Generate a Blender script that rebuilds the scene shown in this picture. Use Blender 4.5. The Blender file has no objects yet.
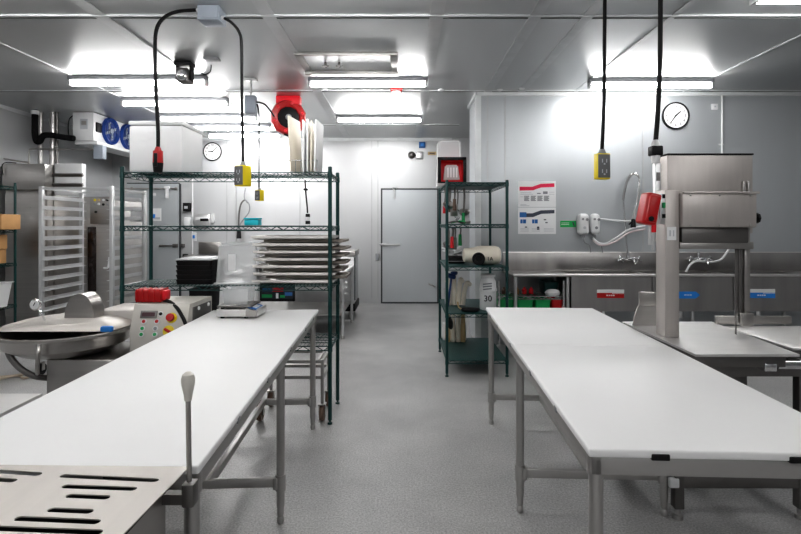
import bpy, bmesh, math, random
from mathutils import Vector, Matrix, Euler
random.seed(7)
PI = math.pi
scene = bpy.context.scene
COL = scene.collection
F, CX, CY, EYE = 500.0, 404.0, 225.0, 1.5

def P(px, py, Y):
    return Vector(((px - CX) * Y / F, Y, EYE + (CY - py) * Y / F))

# ---------------------------------------------------------------- materials
def mat(name, col, metal=0.0, rough=0.5, var=0.06, scale=6.0, stretch=(1, 1, 1), bump=0.0, bscale=None,
        rvar=0.0, emit=None, estr=0.0, alpha=None, spec=None, aniso=0.0):
    m = bpy.data.materials.new(name)
    m.use_nodes = True
    nt = m.node_tree
    b = nt.nodes['Principled BSDF']
    tc = nt.nodes.new('ShaderNodeTexCoord')
    mp = nt.nodes.new('ShaderNodeMapping')
    mp.inputs['Scale'].default_value = stretch
    nz = nt.nodes.new('ShaderNodeTexNoise')
    nz.inputs['Scale'].default_value = scale
    nz.inputs['Detail'].default_value = 5
    nt.links.new(tc.outputs['Object'], mp.inputs['Vector'])
    nt.links.new(mp.outputs['Vector'], nz.inputs['Vector'])
    cr = nt.nodes.new('ShaderNodeValToRGB')
    cr.color_ramp.elements[0].position = 0.3
    cr.color_ramp.elements[1].position = 0.7
    cr.color_ramp.elements[0].color = tuple(max(0, c * (1 - var)) for c in col) + (1,)
    cr.color_ramp.elements[1].color = tuple(min(1, c * (1 + var)) for c in col) + (1,)
    nt.links.new(nz.outputs['Fac'], cr.inputs['Fac'])
    nt.links.new(cr.outputs['Color'], b.inputs['Base Color'])
    b.inputs['Metallic'].default_value = metal
    b.inputs['Roughness'].default_value = rough
    if spec is not None:
        b.inputs['Specular IOR Level'].default_value = spec
    if rvar:
        mr = nt.nodes.new('ShaderNodeMapRange')
        mr.inputs['To Min'].default_value = rough - rvar
        mr.inputs['To Max'].default_value = rough + rvar
        nt.links.new(nz.outputs['Fac'], mr.inputs['Value'])
        nt.links.new(mr.outputs['Result'], b.inputs['Roughness'])
    if bump:
        n2 = nt.nodes.new('ShaderNodeTexNoise')
        n2.inputs['Scale'].default_value = bscale or scale * 4
        n2.inputs['Detail'].default_value = 3
        nt.links.new(mp.outputs['Vector'], n2.inputs['Vector'])
        bp = nt.nodes.new('ShaderNodeBump')
        bp.inputs['Strength'].default_value = bump
        bp.inputs['Distance'].default_value = 0.01
        nt.links.new(n2.outputs['Fac'], bp.inputs['Height'])
        nt.links.new(bp.outputs['Normal'], b.inputs['Normal'])
    if aniso:
        b.inputs['Anisotropic'].default_value = aniso
        tg = nt.nodes.new('ShaderNodeTangent')
        tg.direction_type = 'UV_MAP'
        tg.uv_map = 'UVMap'
        nt.links.new(tg.outputs['Tangent'], b.inputs['Tangent'])
    if emit:
        b.inputs['Emission Color'].default_value = emit + (1,)
        b.inputs['Emission Strength'].default_value = estr
    if alpha is not None:
        out = nt.nodes['Material Output']
        tr = nt.nodes.new('ShaderNodeBsdfTransparent')
        mx = nt.nodes.new('ShaderNodeMixShader')
        mx.inputs['Fac'].default_value = alpha
        nt.links.new(tr.outputs['BSDF'], mx.inputs[1])
        nt.links.new(b.outputs['BSDF'], mx.inputs[2])
        nt.links.new(mx.outputs['Shader'], out.inputs['Surface'])
    return m

M = {}
M['wall'] = mat('white_steel_panel', (.60, .61, .62), .3, .36, .05, 1.2, (1, 1, .25), .02, 6, .05)
M['wall2'] = mat('galvanised_panel', (.50, .525, .545), .35, .34, .07, 1.2, (1, 1, .2), .02, 6, .05)
M['ceiling'] = mat('ceiling_panel', (.50, .51, .515), .65, .36, .06, 1.0, (1, .3, 1), 0, None, .04, aniso=.75)
M['batten'] = mat('ceiling_batten', (.55, .56, .565), .6, .4)
M['seam'] = mat('panel_seam', (.72, .74, .75), .2, .4)
M['seam_dark'] = mat('panel_seam_dark', (.18, .19, .19), .2, .5)
M['steel'] = mat('brushed_steel', (.43, .415, .40), .92, .34, .05, 3, (1, 1, 14), 0, None, .05)
M['steel_h'] = mat('brushed_steel_sheet', (.47, .455, .44), .9, .30, .05, 3, (1, 14, 14), 0, None, .05)
M['steel_warm'] = mat('satin_steel_cover', (.50, .47, .45), .5, .42, .04, 3, (12, 1, 1), 0, None, .05)
M['steel_dark'] = mat('dark_steel', (.19, .183, .178), .8, .4, .06, 3)
M['tube'] = mat('steel_tube', (.47, .46, .45), .8, .38, .05, 4)
M['polish'] = mat('polished_steel', (.74, .73, .72), .7, .40, .04, 2, (3, 8, 1), 0, None, .06)
M['chrome'] = mat('chrome', (.78, .78, .79), 1, .14, .02)
M['alu'] = mat('aluminium', (.66, .665, .67), .75, .36, .04)
M['pan'] = mat('aluminium_pan', (.80, .77, .74), .6, .36, .08, 9)
M['poly'] = mat('white_cutting_board', (.93, .932, .935), 0, .5, .01, 2.5, (1, 1, 1), .03, 40, .04)
M['cream'] = mat('cream_plastic', (.86, .80, .69), 0, .45, .05)
M['knob'] = mat('ivory_knob', (.72, .70, .65), 0, .35, .03)
M['white'] = mat('white_plastic', (.80, .81, .82), 0, .4, .03)
M['whitebox'] = mat('white_foam', (.86, .87, .88), 0, .5, .02)
M['paint'] = mat('white_painted_metal', (.80, .81, .82), .1, .35, .03)
M['green'] = mat('green_epoxy', (.008, .052, .050), .1, .35, .15, 8)
M['greenmat'] = mat('green_shelf_mat', (.008, .058, .056), .1, .4, .12, 14)
M['black'] = mat('black_plastic', (.008, .008, .009), 0, .5, .2, spec=.25)
M['rubber'] = mat('black_rubber', (.012, .012, .013), 0, .6, .2, spec=.25)
M['foam'] = mat('black_pipe_insulation', (.010, .010, .011), 0, .8, .25, 20, spec=.15)
M['grey'] = mat('grey_plastic', (.30, .31, .32), 0, .5)
M['greybox'] = mat('grey_junction_box', (.36, .40, .46), .1, .45)
M['yellow'] = mat('yellow_plastic', (.86, .68, .02), 0, .4)
M['red'] = mat('red_plastic', (.48, .010, .012), 0, .35)
M['redbin'] = mat('red_bin', (.80, .02, .035), 0, .4)
M['blue'] = mat('blue_plastic', (.012, .055, .28), 0, .4)
M['cyan'] = mat('cyan_plastic', (.02, .55, .66), 0, .4)
M['brightblue'] = mat('bright_blue', (.03, .25, .72), 0, .4)
M['leaf'] = mat('green_plastic', (.01, .33, .10), 0, .4)
M['card'] = mat('brown_cardboard', (.52, .30, .13), 0, .75, .08)
M['wood'] = mat('wood_handle', (.62, .47, .26), 0, .6, .12, 8, (8, 8, 1))
M['brown'] = mat('brown_wheel', (.17, .11, .08), 0, .5)
M['beige'] = mat('beige_hose', (.55, .46, .36), 0, .55)
M['pink'] = mat('pinkish_hose', (.72, .62, .64), 0, .4)
M['paper'] = mat('paper', (.84, .85, .86), 0, .6, .02)
M['ink'] = mat('grey_ink', (.25, .26, .28), 0, .6)
M['inklight'] = mat('pale_ink', (.55, .57, .60), 0, .6)
M['poster_red'] = mat('poster_red', (.75, .01, .08), 0, .5)
M['poster_blue'] = mat('poster_blue', (.03, .15, .42), 0, .5)
M['poster_dark'] = mat('poster_dark', (.05, .06, .09), 0, .5)
M['signgreen'] = mat('sign_green', (.01, .42, .10), 0, .45)
M['face'] = mat('clock_face', (.80, .81, .81), 0, .4, .01)
M['clear'] = mat('clear_plastic', (.93, .95, .96), 0, .12, .02, alpha=.30)
M['frost'] = mat('frosted_plastic', (.86, .87, .88), 0, .3, .02, alpha=.55)
M['glassdark'] = mat('dark_oven_glass', (.02, .012, .010), 0, .08, .1)
M['screen'] = mat('display_screen', (.04, .05, .06), 0, .15, .1)
M['lcd'] = mat('red_tinted_display', (.10, .05, .06), 0, .2, .1)
M['lamp'] = mat('lamp_diffuser', (.9, .9, .9), 0, .5, 0, emit=(1, .985, .97), estr=22)
M['lamp_near'] = mat('bright_lamp_diffuser', (.9, .9, .9), 0, .5, 0, emit=(1, .985, .97), estr=13)
M['wseam'] = mat('wall_seam', (.50, .51, .52), .3, .4)
M['apron'] = mat('sink_steel', (.36, .35, .345), .85, .38, .12, 2.2, (3, 3, .3), 0, None, .06)
M['panshade'] = mat('shaded_pan', (.26, .235, .21), .5, .5, .1, 9)  # shade between the stacked pans put into the colour
M['facegrey'] = mat('grey_faceplate', (.17, .175, .18), 0, .5)
M['navy'] = mat('navy_plastic', (.02, .05, .16), 0, .45)
M['consolebeige'] = mat('pale_console_paint', (.66, .635, .59), .25, .4, .03)
M['seal'] = mat('door_seal', (.05, .055, .06), 0, .6)
M['door'] = mat('door_steel', (.55, .58, .60), .3, .36, .05, 1.2, (1, 1, .2), 0, None, .04)
M['hatch'] = mat('bright_hatch_panel', (.86, .87, .88), .75, .30, .02)
M['lamphousing'] = mat('grey_lamp_housing', (.30, .31, .33), .2, .5)
M['lidsteel'] = mat('satin_lid', (.60, .57, .54), .5, .5, .04, 3)
M['plate'] = mat('satin_slotted_plate', (.56, .53, .50), .55, .42, .04, 3, (10, 1, 1), 0, None, .05)

def floor_mat():
    m = bpy.data.materials.new('grey_epoxy_floor')
    m.use_nodes = True
    nt = m.node_tree
    b = nt.nodes['Principled BSDF']
    tc = nt.nodes.new('ShaderNodeTexCoord')
    def noise(s, d, rough=.6):
        n = nt.nodes.new('ShaderNodeTexNoise')
        n.inputs['Scale'].default_value = s
        n.inputs['Detail'].default_value = d
        n.inputs['Roughness'].default_value = rough
        nt.links.new(tc.outputs['Object'], n.inputs['Vector'])
        return n
    a, s = noise(1.1, 6), noise(95, 3, .8)
    r1 = nt.nodes.new('ShaderNodeValToRGB')
    r1.color_ramp.elements[0].position = .35
    r1.color_ramp.elements[1].position = .72
    r1.color_ramp.elements[0].color = (.43, .43, .432, 1)
    r1.color_ramp.elements[1].color = (.63, .625, .62, 1)
    nt.links.new(a.outputs['Fac'], r1.inputs['Fac'])
    r2 = nt.nodes.new('ShaderNodeValToRGB')
    r2.color_ramp.elements[0].position = .38
    r2.color_ramp.elements[1].position = .62
    r2.color_ramp.elements[0].color = (.66, .66, .66, 1)
    r2.color_ramp.elements[1].color = (1.15, 1.15, 1.15, 1)
    nt.links.new(s.outputs['Fac'], r2.inputs['Fac'])
    mx = nt.nodes.new('ShaderNodeMix')
    mx.data_type = 'RGBA'
    mx.blend_type = 'MULTIPLY'
    mx.inputs[0].default_value = 1
    nt.links.new(r1.outputs['Color'], mx.inputs[6])
    nt.links.new(r2.outputs['Color'], mx.inputs[7])
    nt.links.new(mx.outputs[2], b.inputs['Base Color'])
    b.inputs['Roughness'].default_value = .36
    bp = nt.nodes.new('ShaderNodeBump')
    bp.inputs['Strength'].default_value = .18
    bp.inputs['Distance'].default_value = .004
    nt.links.new(s.outputs['Fac'], bp.inputs['Height'])
    nt.links.new(bp.outputs['Normal'], b.inputs['Normal'])
    return m
M['floor'] = floor_mat()

# ---------------------------------------------------------------- mesh builder
def curve(pts, n=8):
    """Catmull-Rom through pts."""
    pts = [Vector(p) for p in pts]
    q = [pts[0]] + pts + [pts[-1]]
    out = []
    for i in range(1, len(q) - 2):
        p0, p1, p2, p3 = q[i - 1], q[i], q[i + 1], q[i + 2]
        for k in range(n):
            t = k / n
            out.append(.5 * ((2 * p1) + (p2 - p0) * t + (2 * p0 - 5 * p1 + 4 * p2 - p3) * t * t
                             + (3 * p1 - p0 - 3 * p2 + p3) * t ** 3))
    out.append(pts[-1])
    return out

class MB:
    def __init__(self):
        self.bm = bmesh.new()
        self.mi = 0
    def m(self, i):
        self.mi = i
        return self
    def _mark(self, verts):
        if self.mi:
            for v in verts:
                for f in v.link_faces:
                    f.material_index = self.mi
    def box(self, c, s, rz=0, rx=0, ry=0, bev=0, seg=2):
        mtx = Matrix.Translation(Vector(c)) @ Euler((rx, ry, rz)).to_matrix().to_4x4() @ Matrix.Diagonal((s[0], s[1], s[2], 1))
        r = bmesh.ops.create_cube(self.bm, size=1, matrix=mtx)
        vs = r['verts']
        if bev:
            es = list({e for v in vs for e in v.link_edges})
            rr = bmesh.ops.bevel(self.bm, geom=es, offset=bev, segments=seg, affect='EDGES', profile=.5)
            vs = rr['verts']
        self._mark(vs)
        return self
    def b2(self, x0, x1, y0, y1, z0, z1, bev=0, seg=2):
        return self.box(((x0 + x1) / 2, (y0 + y1) / 2, (z0 + z1) / 2), (abs(x1 - x0), abs(y1 - y0), abs(z1 - z0)), bev=bev, seg=seg)
    def tube(self, pts, r, seg=8, cap=True, r2=None, closed=False):
        pts = [Vector(p) for p in pts]
        n = len(pts)
        rings = []
        up = None
        for i, p in enumerate(pts):
            if closed:
                d = (pts[(i + 1) % n] - pts[i - 1]).normalized()
            elif i == 0:
                d = (pts[1] - p).normalized()
            elif i == n - 1:
                d = (p - pts[i - 1]).normalized()
            else:
                d = ((pts[i + 1] - p).normalized() + (p - pts[i - 1]).normalized())
                d = d.normalized() if d.length > 1e-6 else (pts[i + 1] - p).normalized()
            if up is None:
                up = Vector((0, 0, 1)) if abs(d.z) < .9 else Vector((1, 0, 0))
            a = (up - d * up.dot(d))
            a = a.normalized() if a.length > 1e-6 else d.orthogonal().normalized()
            up = a
            b = d.cross(a)
            rr = r if r2 is None else r + (r2 - r) * i / (n - 1)
            if hasattr(r, '__len__'):
                rr = r[i]
            rings.append([self.bm.verts.new(p + (a * math.cos(2 * PI * k / seg) + b * math.sin(2 * PI * k / seg)) * rr) for k in range(seg)])
        for i in range(n if closed else n - 1):
            A, B = rings[i], rings[(i + 1) % n]
            for k in range(seg):
                f = self.bm.faces.new((A[k], A[(k + 1) % seg], B[(k + 1) % seg], B[k]))
                f.material_index = self.mi
        if cap and not closed:
            self.bm.faces.new(list(reversed(rings[0]))).material_index = self.mi
            self.bm.faces.new(rings[-1]).material_index = self.mi
        return self
    def cyl(self, p0, p1, r, seg=16, r2=None):
        return self.tube([p0, p1], r, seg, True, r2)
    def lathe(self, prof, o=(0, 0, 0), axis=(0, 0, 1), seg=24, sx=1, sy=1):
        """prof: list of (radius, height)."""
        q = Vector((0, 0, 1)).rotation_difference(Vector(axis).normalized()).to_matrix()
        o = Vector(o)
        rings = []
        for (r, h) in prof:
            if r < 1e-6:
                rings.append([self.bm.verts.new(o + q @ Vector((0, 0, h)))])
            else:
                rings.append([self.bm.verts.new(o + q @ Vector((r * sx * math.cos(2 * PI * k / seg), r * sy * math.sin(2 * PI * k / seg), h))) for k in range(seg)])
        for A, B in zip(rings, rings[1:]):
            for k in range(seg):
                k2 = (k + 1) % seg
                if len(A) == 1 and len(B) == 1:
                    continue
                if len(A) == 1:
                    f = self.bm.faces.new((A[0], B[k2], B[k]))
                elif len(B) == 1:
                    f = self.bm.faces.new((A[k], A[k2], B[0]))
                else:
                    f = self.bm.faces.new((A[k], A[k2], B[k2], B[k]))
                f.material_index = self.mi
        return self
    def poly(self, pts, ext=None):
        """planar polygon (world points), optionally extruded by vector ext."""
        vs = [self.bm.verts.new(Vector(p)) for p in pts]
        f = self.bm.faces.new(vs)
        f.material_index = self.mi
        if ext is not None:
            e = Vector(ext)
            ws = [self.bm.verts.new(Vector(p) + e) for p in pts]
            self.bm.faces.new(list(reversed(ws))).material_index = self.mi
            n = len(vs)
            for i in range(n):
                self.bm.faces.new((vs[i], ws[i], ws[(i + 1) % n], vs[(i + 1) % n])).material_index = self.mi
        return self
    def text(self, s, size, o, right=(1, 0, 0), up=(0, 0, 1), ext=.0006):
        cu = bpy.data.curves.new('t', 'FONT')
        cu.body = s
        cu.size = size
        cu.align_x = 'CENTER'
        cu.align_y = 'CENTER'
        cu.extrude = ext
        ob = bpy.data.objects.new('t', cu)
        COL.objects.link(ob)
        bpy.context.view_layer.update()
        me = bpy.data.meshes.new_from_object(ob.evaluated_get(bpy.context.evaluated_depsgraph_get()))
        bpy.data.objects.remove(ob)
        r, u = Vector(right).normalized(), Vector(up).normalized()
        n = r.cross(u)
        mt = Matrix((r, u, n)).transposed().to_4x4()
        mt.translation = Vector(o)
        me.transform(mt)
        k = len(self.bm.faces)
        self.bm.from_mesh(me)
        self.bm.faces.ensure_lookup_table()
        for f in self.bm.faces[k:]:
            f.material_index = self.mi
        bpy.data.meshes.remove(me)
        return self
    def build(self, name, mats, parent=None, smooth=True, sharp=35):
        bm = self.bm
        bmesh.ops.recalc_face_normals(bm, faces=bm.faces[:])
        if parent is not None:
            chain = Matrix.Identity(4)
            p = parent
            while p is not None:
                chain = Matrix.LocRotScale(p.location, p.rotation_euler, p.scale) @ chain
                p = p.parent
            bmesh.ops.transform(bm, matrix=chain.inverted(), verts=bm.verts[:])
        me = bpy.data.meshes.new(name)
        bm.to_mesh(me)
        bm.free()
        for mm in (mats if isinstance(mats, (list, tuple)) else [mats]):
            me.materials.append(M[mm])
        if smooth:
            me.shade_smooth()
            me.set_sharp_from_angle(angle=math.radians(sharp))
        ob = bpy.data.objects.new(name, me)
        COL.objects.link(ob)
        ob.parent = parent
        return ob

def tag(o, label, cat, group=None, kind=None):
    o['label'] = label
    o['category'] = cat
    if group:
        o['group'] = group
    if kind:
        o['kind'] = kind
    return o

def thing(name, label, cat, loc=(0, 0, 0), rz=0, group=None):
    o = bpy.data.objects.new(name, None)
    o.empty_display_size = .05
    COL.objects.link(o)
    o.location = loc
    o.rotation_euler = (0, 0, rz)
    return tag(o, label, cat, group)

def kids(o):
    return [c for c in COL.objects if c.parent == o]

def dup(root, loc=None, rz=None, label=None):
    def rec(o, par):
        c = o.copy()
        COL.objects.link(c)
        c.parent = par
        for k in kids(o):
            rec(k, c)
        return c
    r = rec(root, None)
    if loc is not None:
        r.location = loc
    if rz is not None:
        r.rotation_euler[2] = rz
    if label:
        r['label'] = label
    return r

def struct(name, mb, mats, parent=None, smooth=False):
    o = mb.build(name, mats, parent, smooth)
    if parent is None:
        o['kind'] = 'structure'
    return o

# ================================================================ ROOM
XL, XR, YB, YF, ZC = -5.6, 6.6, 9.6, -3.2, 3.17
WALLY, WALLX, WALLD = 6.28, .917, .72
struct('floor', MB().b2(XL - .2, XR + .2, YF - .2, YB + .2, -.1, 0), 'floor')
ce = struct('ceiling', MB().b2(XL - .2, XR + .2, YF - .2, YB + .2, ZC, ZC + .1), 'ceiling')
uv = ce.data.uv_layers.new(name='UVMap')
for lp in ce.data.loops:
    v = ce.data.vertices[lp.vertex_index].co
    uv.data[lp.index].uv = (v.x, v.y)
struct('wall_back', MB().b2(XL - .2, XR + .2, YB, YB + .2, 0, ZC), 'wall')
struct('wall_left', MB().b2(XL - .2, XL, YF, YB, 0, ZC), 'wall')
struct('wall_right', MB().b2(XR, XR + .2, YF, YB, 0, ZC), 'wall')
struct('wall_front', MB().b2(XL - .2, XR + .2, YF - .2, YF, 0, ZC), 'wall')
struct('wall_middle', MB().b2(WALLX, XR, WALLY, WALLY + WALLD, 0, ZC), 'wall2')

tn = [0]
def trim(mb, m):
    tn[0] += 1
    return struct('trim_%d' % tn[0], mb, m)
# ceiling battens running away from the camera
for x, w in ((-3.7, .02), (-2.42, .11), (-1.08, .11), (.26, .11), (1.05, .10), (1.47, .09), (2.15, .05), (3.49, .02)):
    y1 = YB if x < WALLX else WALLY
    mb = MB().b2(x - w / 2, x + w / 2, YF, y1, ZC - .006, ZC + .001)
    trim(mb, 'batten' if w > .03 else 'seam')
# cross seams
for y in (1.8, 3.98, 6.2, 8.3):
    mb = MB().b2(XL, XR if y < 6.25 else WALLX, y - .012, y + .012, ZC - .008, ZC + .001)
    trim(mb, 'seam')
    mb = MB().b2(XL, XR if y < 6.25 else WALLX, y + .05, y + .062, ZC - .005, ZC + .001)
    trim(mb, 'seam_dark')
# wall seams
for x in (-.62, -.50, -2.0, -3.4):
    trim(MB().b2(x - .01, x + .01, YB - .006, YB + .001, 0, ZC), 'wseam')
for x in (1.05, 1.27, 3.0, 5.3):
    trim(MB().b2(x - .008, x + .008, WALLY - .006, WALLY + .001, 0, ZC), 'wseam')
for y in (3.2, 5.2, 6.6, 8.1):
    trim(MB().b2(XL - .001, XL + .006, y - .01, y + .01, 0, ZC), 'seam')
# coving angle between wall and ceiling
trim(MB().b2(WALLX - .02, XR, WALLY - .025, WALLY, ZC - .05, ZC), 'seam')
trim(MB().b2(WALLX - .025, WALLX, WALLY - .025, WALLY + WALLD, ZC - .05, ZC), 'seam')
trim(MB().b2(WALLX - .025, WALLX + .05, WALLY - .012, WALLY, 0, ZC - .05), 'seam')
trim(MB().b2(XL, WALLX, YB - .025, YB, ZC - .05, ZC), 'seam')
trim(MB().b2(XL, XL + .025, YF, YB, ZC - .05, ZC), 'seam')
struct('baseboard_back', MB().b2(XL, WALLX, YB - .012, YB, 0, .1), 'wall')
struct('baseboard_left', MB().b2(XL, XL + .012, YF, YB, 0, .1), 'wall')

# rear door with lever handle
dx0, dx1 = (382.5 - CX) * YB / F, (437 - CX) * YB / F
dz = EYE + (CY - 190) * YB / F
d1 = struct('door_1', MB().b2(dx0, dx1, YB - .05, YB - .002, .03, dz), 'door')
MB().b2(dx0 - .03, dx0, YB - .03, YB, 0, dz + .03).b2(dx1, dx1 + .03, YB - .03, YB, 0, dz + .03).b2(dx0 - .03, dx1 + .03, YB - .03, YB, dz, dz + .03).b2(dx0, dx1, YB - .045, YB - .01, 0, .035).build('door_seal', 'seal', d1)
hz = EYE + (CY - 244.5) * YB / F
MB().box((dx0 + .03, YB - .07, hz), (.09, .05, .06), bev=.012).tube(curve([(dx0 - .06, YB - .09, hz + .01), (dx0 + .05, YB - .11, hz), (dx0 + .2, YB - .11, hz - .005), (dx0 + .34, YB - .1, hz)]), .016, 10).build('door_handle', 'alu', d1)
MB().tube(curve([P(394.6, 199, YB - .09), P(394.6, 191, YB - .09), P(393, 188, YB - .06), P(397, 188, YB - .06)], 4), .014, 8).build('door_closer_hook', 'alu', d1)
MB().tube(curve([(dx1 - .16, YB - .07, hz - .75), (dx1 - .1, YB - .12, hz - .77), (dx1 - .04, YB - .09, hz - .8)]), .012).build('door_hold_hook', 'steel', d1)
# left sliding cold-room door
ex0, ex1 = (128 - CX) * YB / F, (180 - CX) * YB / F
ez = EYE + (CY - 184) * YB / F
d2 = struct('door_2', MB().b2(ex0, ex1, YB - .07, YB - .002, .03, ez), 'door')
MB().b2(ex1, ex1 + .025, YB - .04, YB, 0, ez).b2(ex0, ex1, YB - .04, YB, ez, ez + .02).build('door_seal', 'seal', d2)
hz2 = EYE + (CY - 245.5) * YB / F
MB().tube([(ex1 - .34, YB - .11, hz2), (ex1 - .05, YB - .11, hz2)], .02, 8, True, .012).box((ex1 - .05, YB - .09, hz2), (.1, .04, .07), bev=.01).box((ex1 + .06, YB - .03, hz2), (.08, .06, .07), bev=.01).build('door_latch', 'steel_dark', d2)
rz_ = EYE + (CY - 189) * YB / F
MB().b2(ex0 - .1, ex1 + .0, YB - .12, YB - .09, rz_ - .012, rz_ + .012).b2(ex0 + .1, ex0 + .14, YB - .1, YB - .06, rz_ - .03, rz_ + .03).b2(ex1 - .06, ex1 - .02, YB - .1, YB - .06, rz_ - .03, rz_ + .03).build('door_track', 'steel', d2)
MB().box(P(167, 192.5, YB - .13), (.06, .05, .22), bev=.012).box(P(167, 187.5, YB - .13), (.1, .06, .05), bev=.01).build('track_roller', 'white', d2)

# ================================================================ CEILING THINGS
def light(x0, x1, y, label, group='fluorescent strip lights on the ceiling', lamp='lamp'):
    t = thing('strip_light', label, 'ceiling light', ((x0 + x1) / 2, y, ZC), 0, group)
    L = x1 - x0
    xc = (x0 + x1) / 2
    MB().b2(x0, x1, y - .035, y + .035, ZC - .05, ZC - .002, bev=.006).build('housing', 'lamphousing', t)
    mb = MB().b2(x0 + .03, x1 - .03, y - .028, y + .028, ZC - .106, ZC - .056, bev=.018, seg=3)
    mb.build('diffuser', lamp, t)
    for s in (-1, 1):
        MB().b2(xc + s * (L / 2 - .03), xc + s * L / 2, y - .034, y + .034, ZC - .115, ZC - .05, bev=.004).build('end_cap', 'alu', t)
    return t
words = ['nearest bright strip light of the left column, in front of the camera bracket', 'second strip light of the left column, above the white fan cooler',
         'third strip light of the left column, seen above the white foam box', 'fourth strip light of the left column, deep over the back door',
         'farthest strip light of the left column, close to the back wall clock']
for (x0, x1, y), w in zip(((-3.75, -2.2, 5.6), (-3.7, -2.3, 6.56), (-3.66, -2.2, 7.5), (-3.55, -2.2, 8.25), (-3.5, -2.2, 8.95)), words):
    light(x0, x1, y, w)
light(-1.08, .27, 5.65, 'strip light directly behind the square ceiling hatch')
light(-1.03, .28, 7.6, 'short strip light nearest the rear door, behind the red alarm')
light(2.1, 3.52, 5.7, 'strip light on the right above the round wall clock')
light(2.45, 3.95, 3.52, 'strip light at the top right edge of the view')
for y, row in ((3.2, 'added as fill just above the top edge of the view'), (1.4, 'directly overhead'), (-.8, 'close behind the viewpoint'), (-2.4, 'far behind the viewpoint')):  # first row: unseen lamps added to brighten the far table ends
    for x, colname in ((-3.0, 'left'), (-.4, 'middle'), (2.8, 'right')):
        if y > 3 and x > 0:
            continue
        light(x - .75, x + .75, y, 'strip light of the %s column, %s' % (colname, row), 'strip lights outside the view', 'lamp_near' if y < 3 else 'lamp')
# ceiling hatch
hx0, hx1, hy0, hy1 = -1.06, -.06, 4.82, 5.42
t = thing('ceiling_hatch', 'framed ceiling access hatch with a bright recessed panel', 'hatch', ((hx0 + hx1) / 2, (hy0 + hy1) / 2, ZC))
w = .075
MB().b2(hx0, hx1, hy0, hy0 + w * .6, ZC - .03, ZC, bev=.004).b2(hx0, hx1, hy1 - w, hy1, ZC - .055, ZC, bev=.004).b2(hx0, hx0 + w, hy0, hy1, ZC - .03, ZC, bev=.004).b2(hx1 - w, hx1, hy0, hy1, ZC - .03, ZC, bev=.004).build('frame', 'tube', t)
MB().b2(hx0 + w, hx1 - w, hy0 + w * .6, hy1 - w, ZC - .012, ZC - .001).build('panel', 'hatch', t)
for x in (-.80, -.66):
    MB().cyl((x, 5.1, ZC - .012), (x, 5.1, ZC - .05), .012).box((x, 5.1, ZC - .05), (.07, .014, .012)).box((x, 5.1, ZC - .05), (.014, .07, .012)).build('latch', 'steel_dark', t)

# alarm
t = thing('fire_alarm', 'small red and white alarm on the ceiling seam', 'alarm', P(396.5, 89, 6.13))
c = P(396.5, 92, 6.1)
c.z = ZC
MB().box((c.x, c.y, ZC - .022), (.14, .1, .044), bev=.01).build('base', 'red', t)
MB().box((c.x, c.y - .01, ZC - .062), (.10, .08, .04), bev=.012).build('strobe_lens', 'white', t)
# little sprinkler caps
for i, (px, Y) in enumerate(((325, 6.15), (441, 6.17), (500, 6.17), (522, 6.1))):
    x = (px - CX) * Y / F
    tag(MB().lathe([(0, 0), (.03, 0), (.035, .012), (.04, .016)], (x, Y, ZC - .016)).build('ceiling_sprinkler', 'white'),
        ['small white disc on the ceiling left of the red alarm', 'small white disc on the ceiling above the rear bins', 'small pale disc on the ceiling by the wall corner', 'small pale disc on the ceiling right of the wall corner'][i], 'sprinkler', 'small discs on the ceiling')

# camera / speaker bracket
c = P(185, 72, 5.15)
t = thing('security_camera', 'black camera with round lens hung on a ceiling bracket', 'camera', (c.x, c.y, ZC))
MB().box((c.x, c.y, ZC - .02), (.17, .14, .04), bev=.006).box((c.x - .07, c.y, ZC - .1), (.015, .08, .18)).box((c.x + .07, c.y, ZC - .1), (.015, .08, .18)).build('bracket', 'black', t)
bd = MB().box((c.x, c.y, ZC - .14), (.12, .16, .14), bev=.012).build('body', 'steel_dark', t)
MB().lathe([(0, 0), (.05, 0), (.055, .02), (.045, .03), (.03, .018), (0, .012)], (c.x + .01, c.y - .08, ZC - .15), (0, -1, -.1)).build('lens', 'chrome', bd)
MB().tube(curve([(c.x + .08, c.y, ZC - .06), (c.x + .15, c.y, ZC - .09), (c.x + .2, c.y, ZC - .12), (c.x + .26, c.y, ZC - .09), (c.x + .27, c.y, ZC - .02)]), .006).build('cable', 'black', t)
p = P(212, 59, 5.0)
tag(MB().box((p.x, p.y, ZC - .012), (.14, .1, .024), bev=.004).build('junction_plate', 'grey'), 'small grey ceiling plate where the camera cable ends', 'plate')

# junction boxes and drops
c = P(211, 10, 3.85)
t = thing('junction_box', 'grey ceiling junction box feeding two black cords', 'junction box', (c.x, 3.85, ZC))
MB().box((c.x, 3.87, ZC - .055), (.165, .16, .11), bev=.006).build('box', 'greybox', t)
MB().box((c.x, 3.785, ZC - .055), (.15, .012, .095), bev=.003).build('cover', 'greybox', t)
for s, px, py in ((-1, 198, 10), (1, 224, 18)):
    q = P(px, py, 3.85)
    MB().cyl((c.x + s * .08, 3.85, q.z), (c.x + s * .11, 3.85, q.z), .016).build('gland', 'alu', t)

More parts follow.
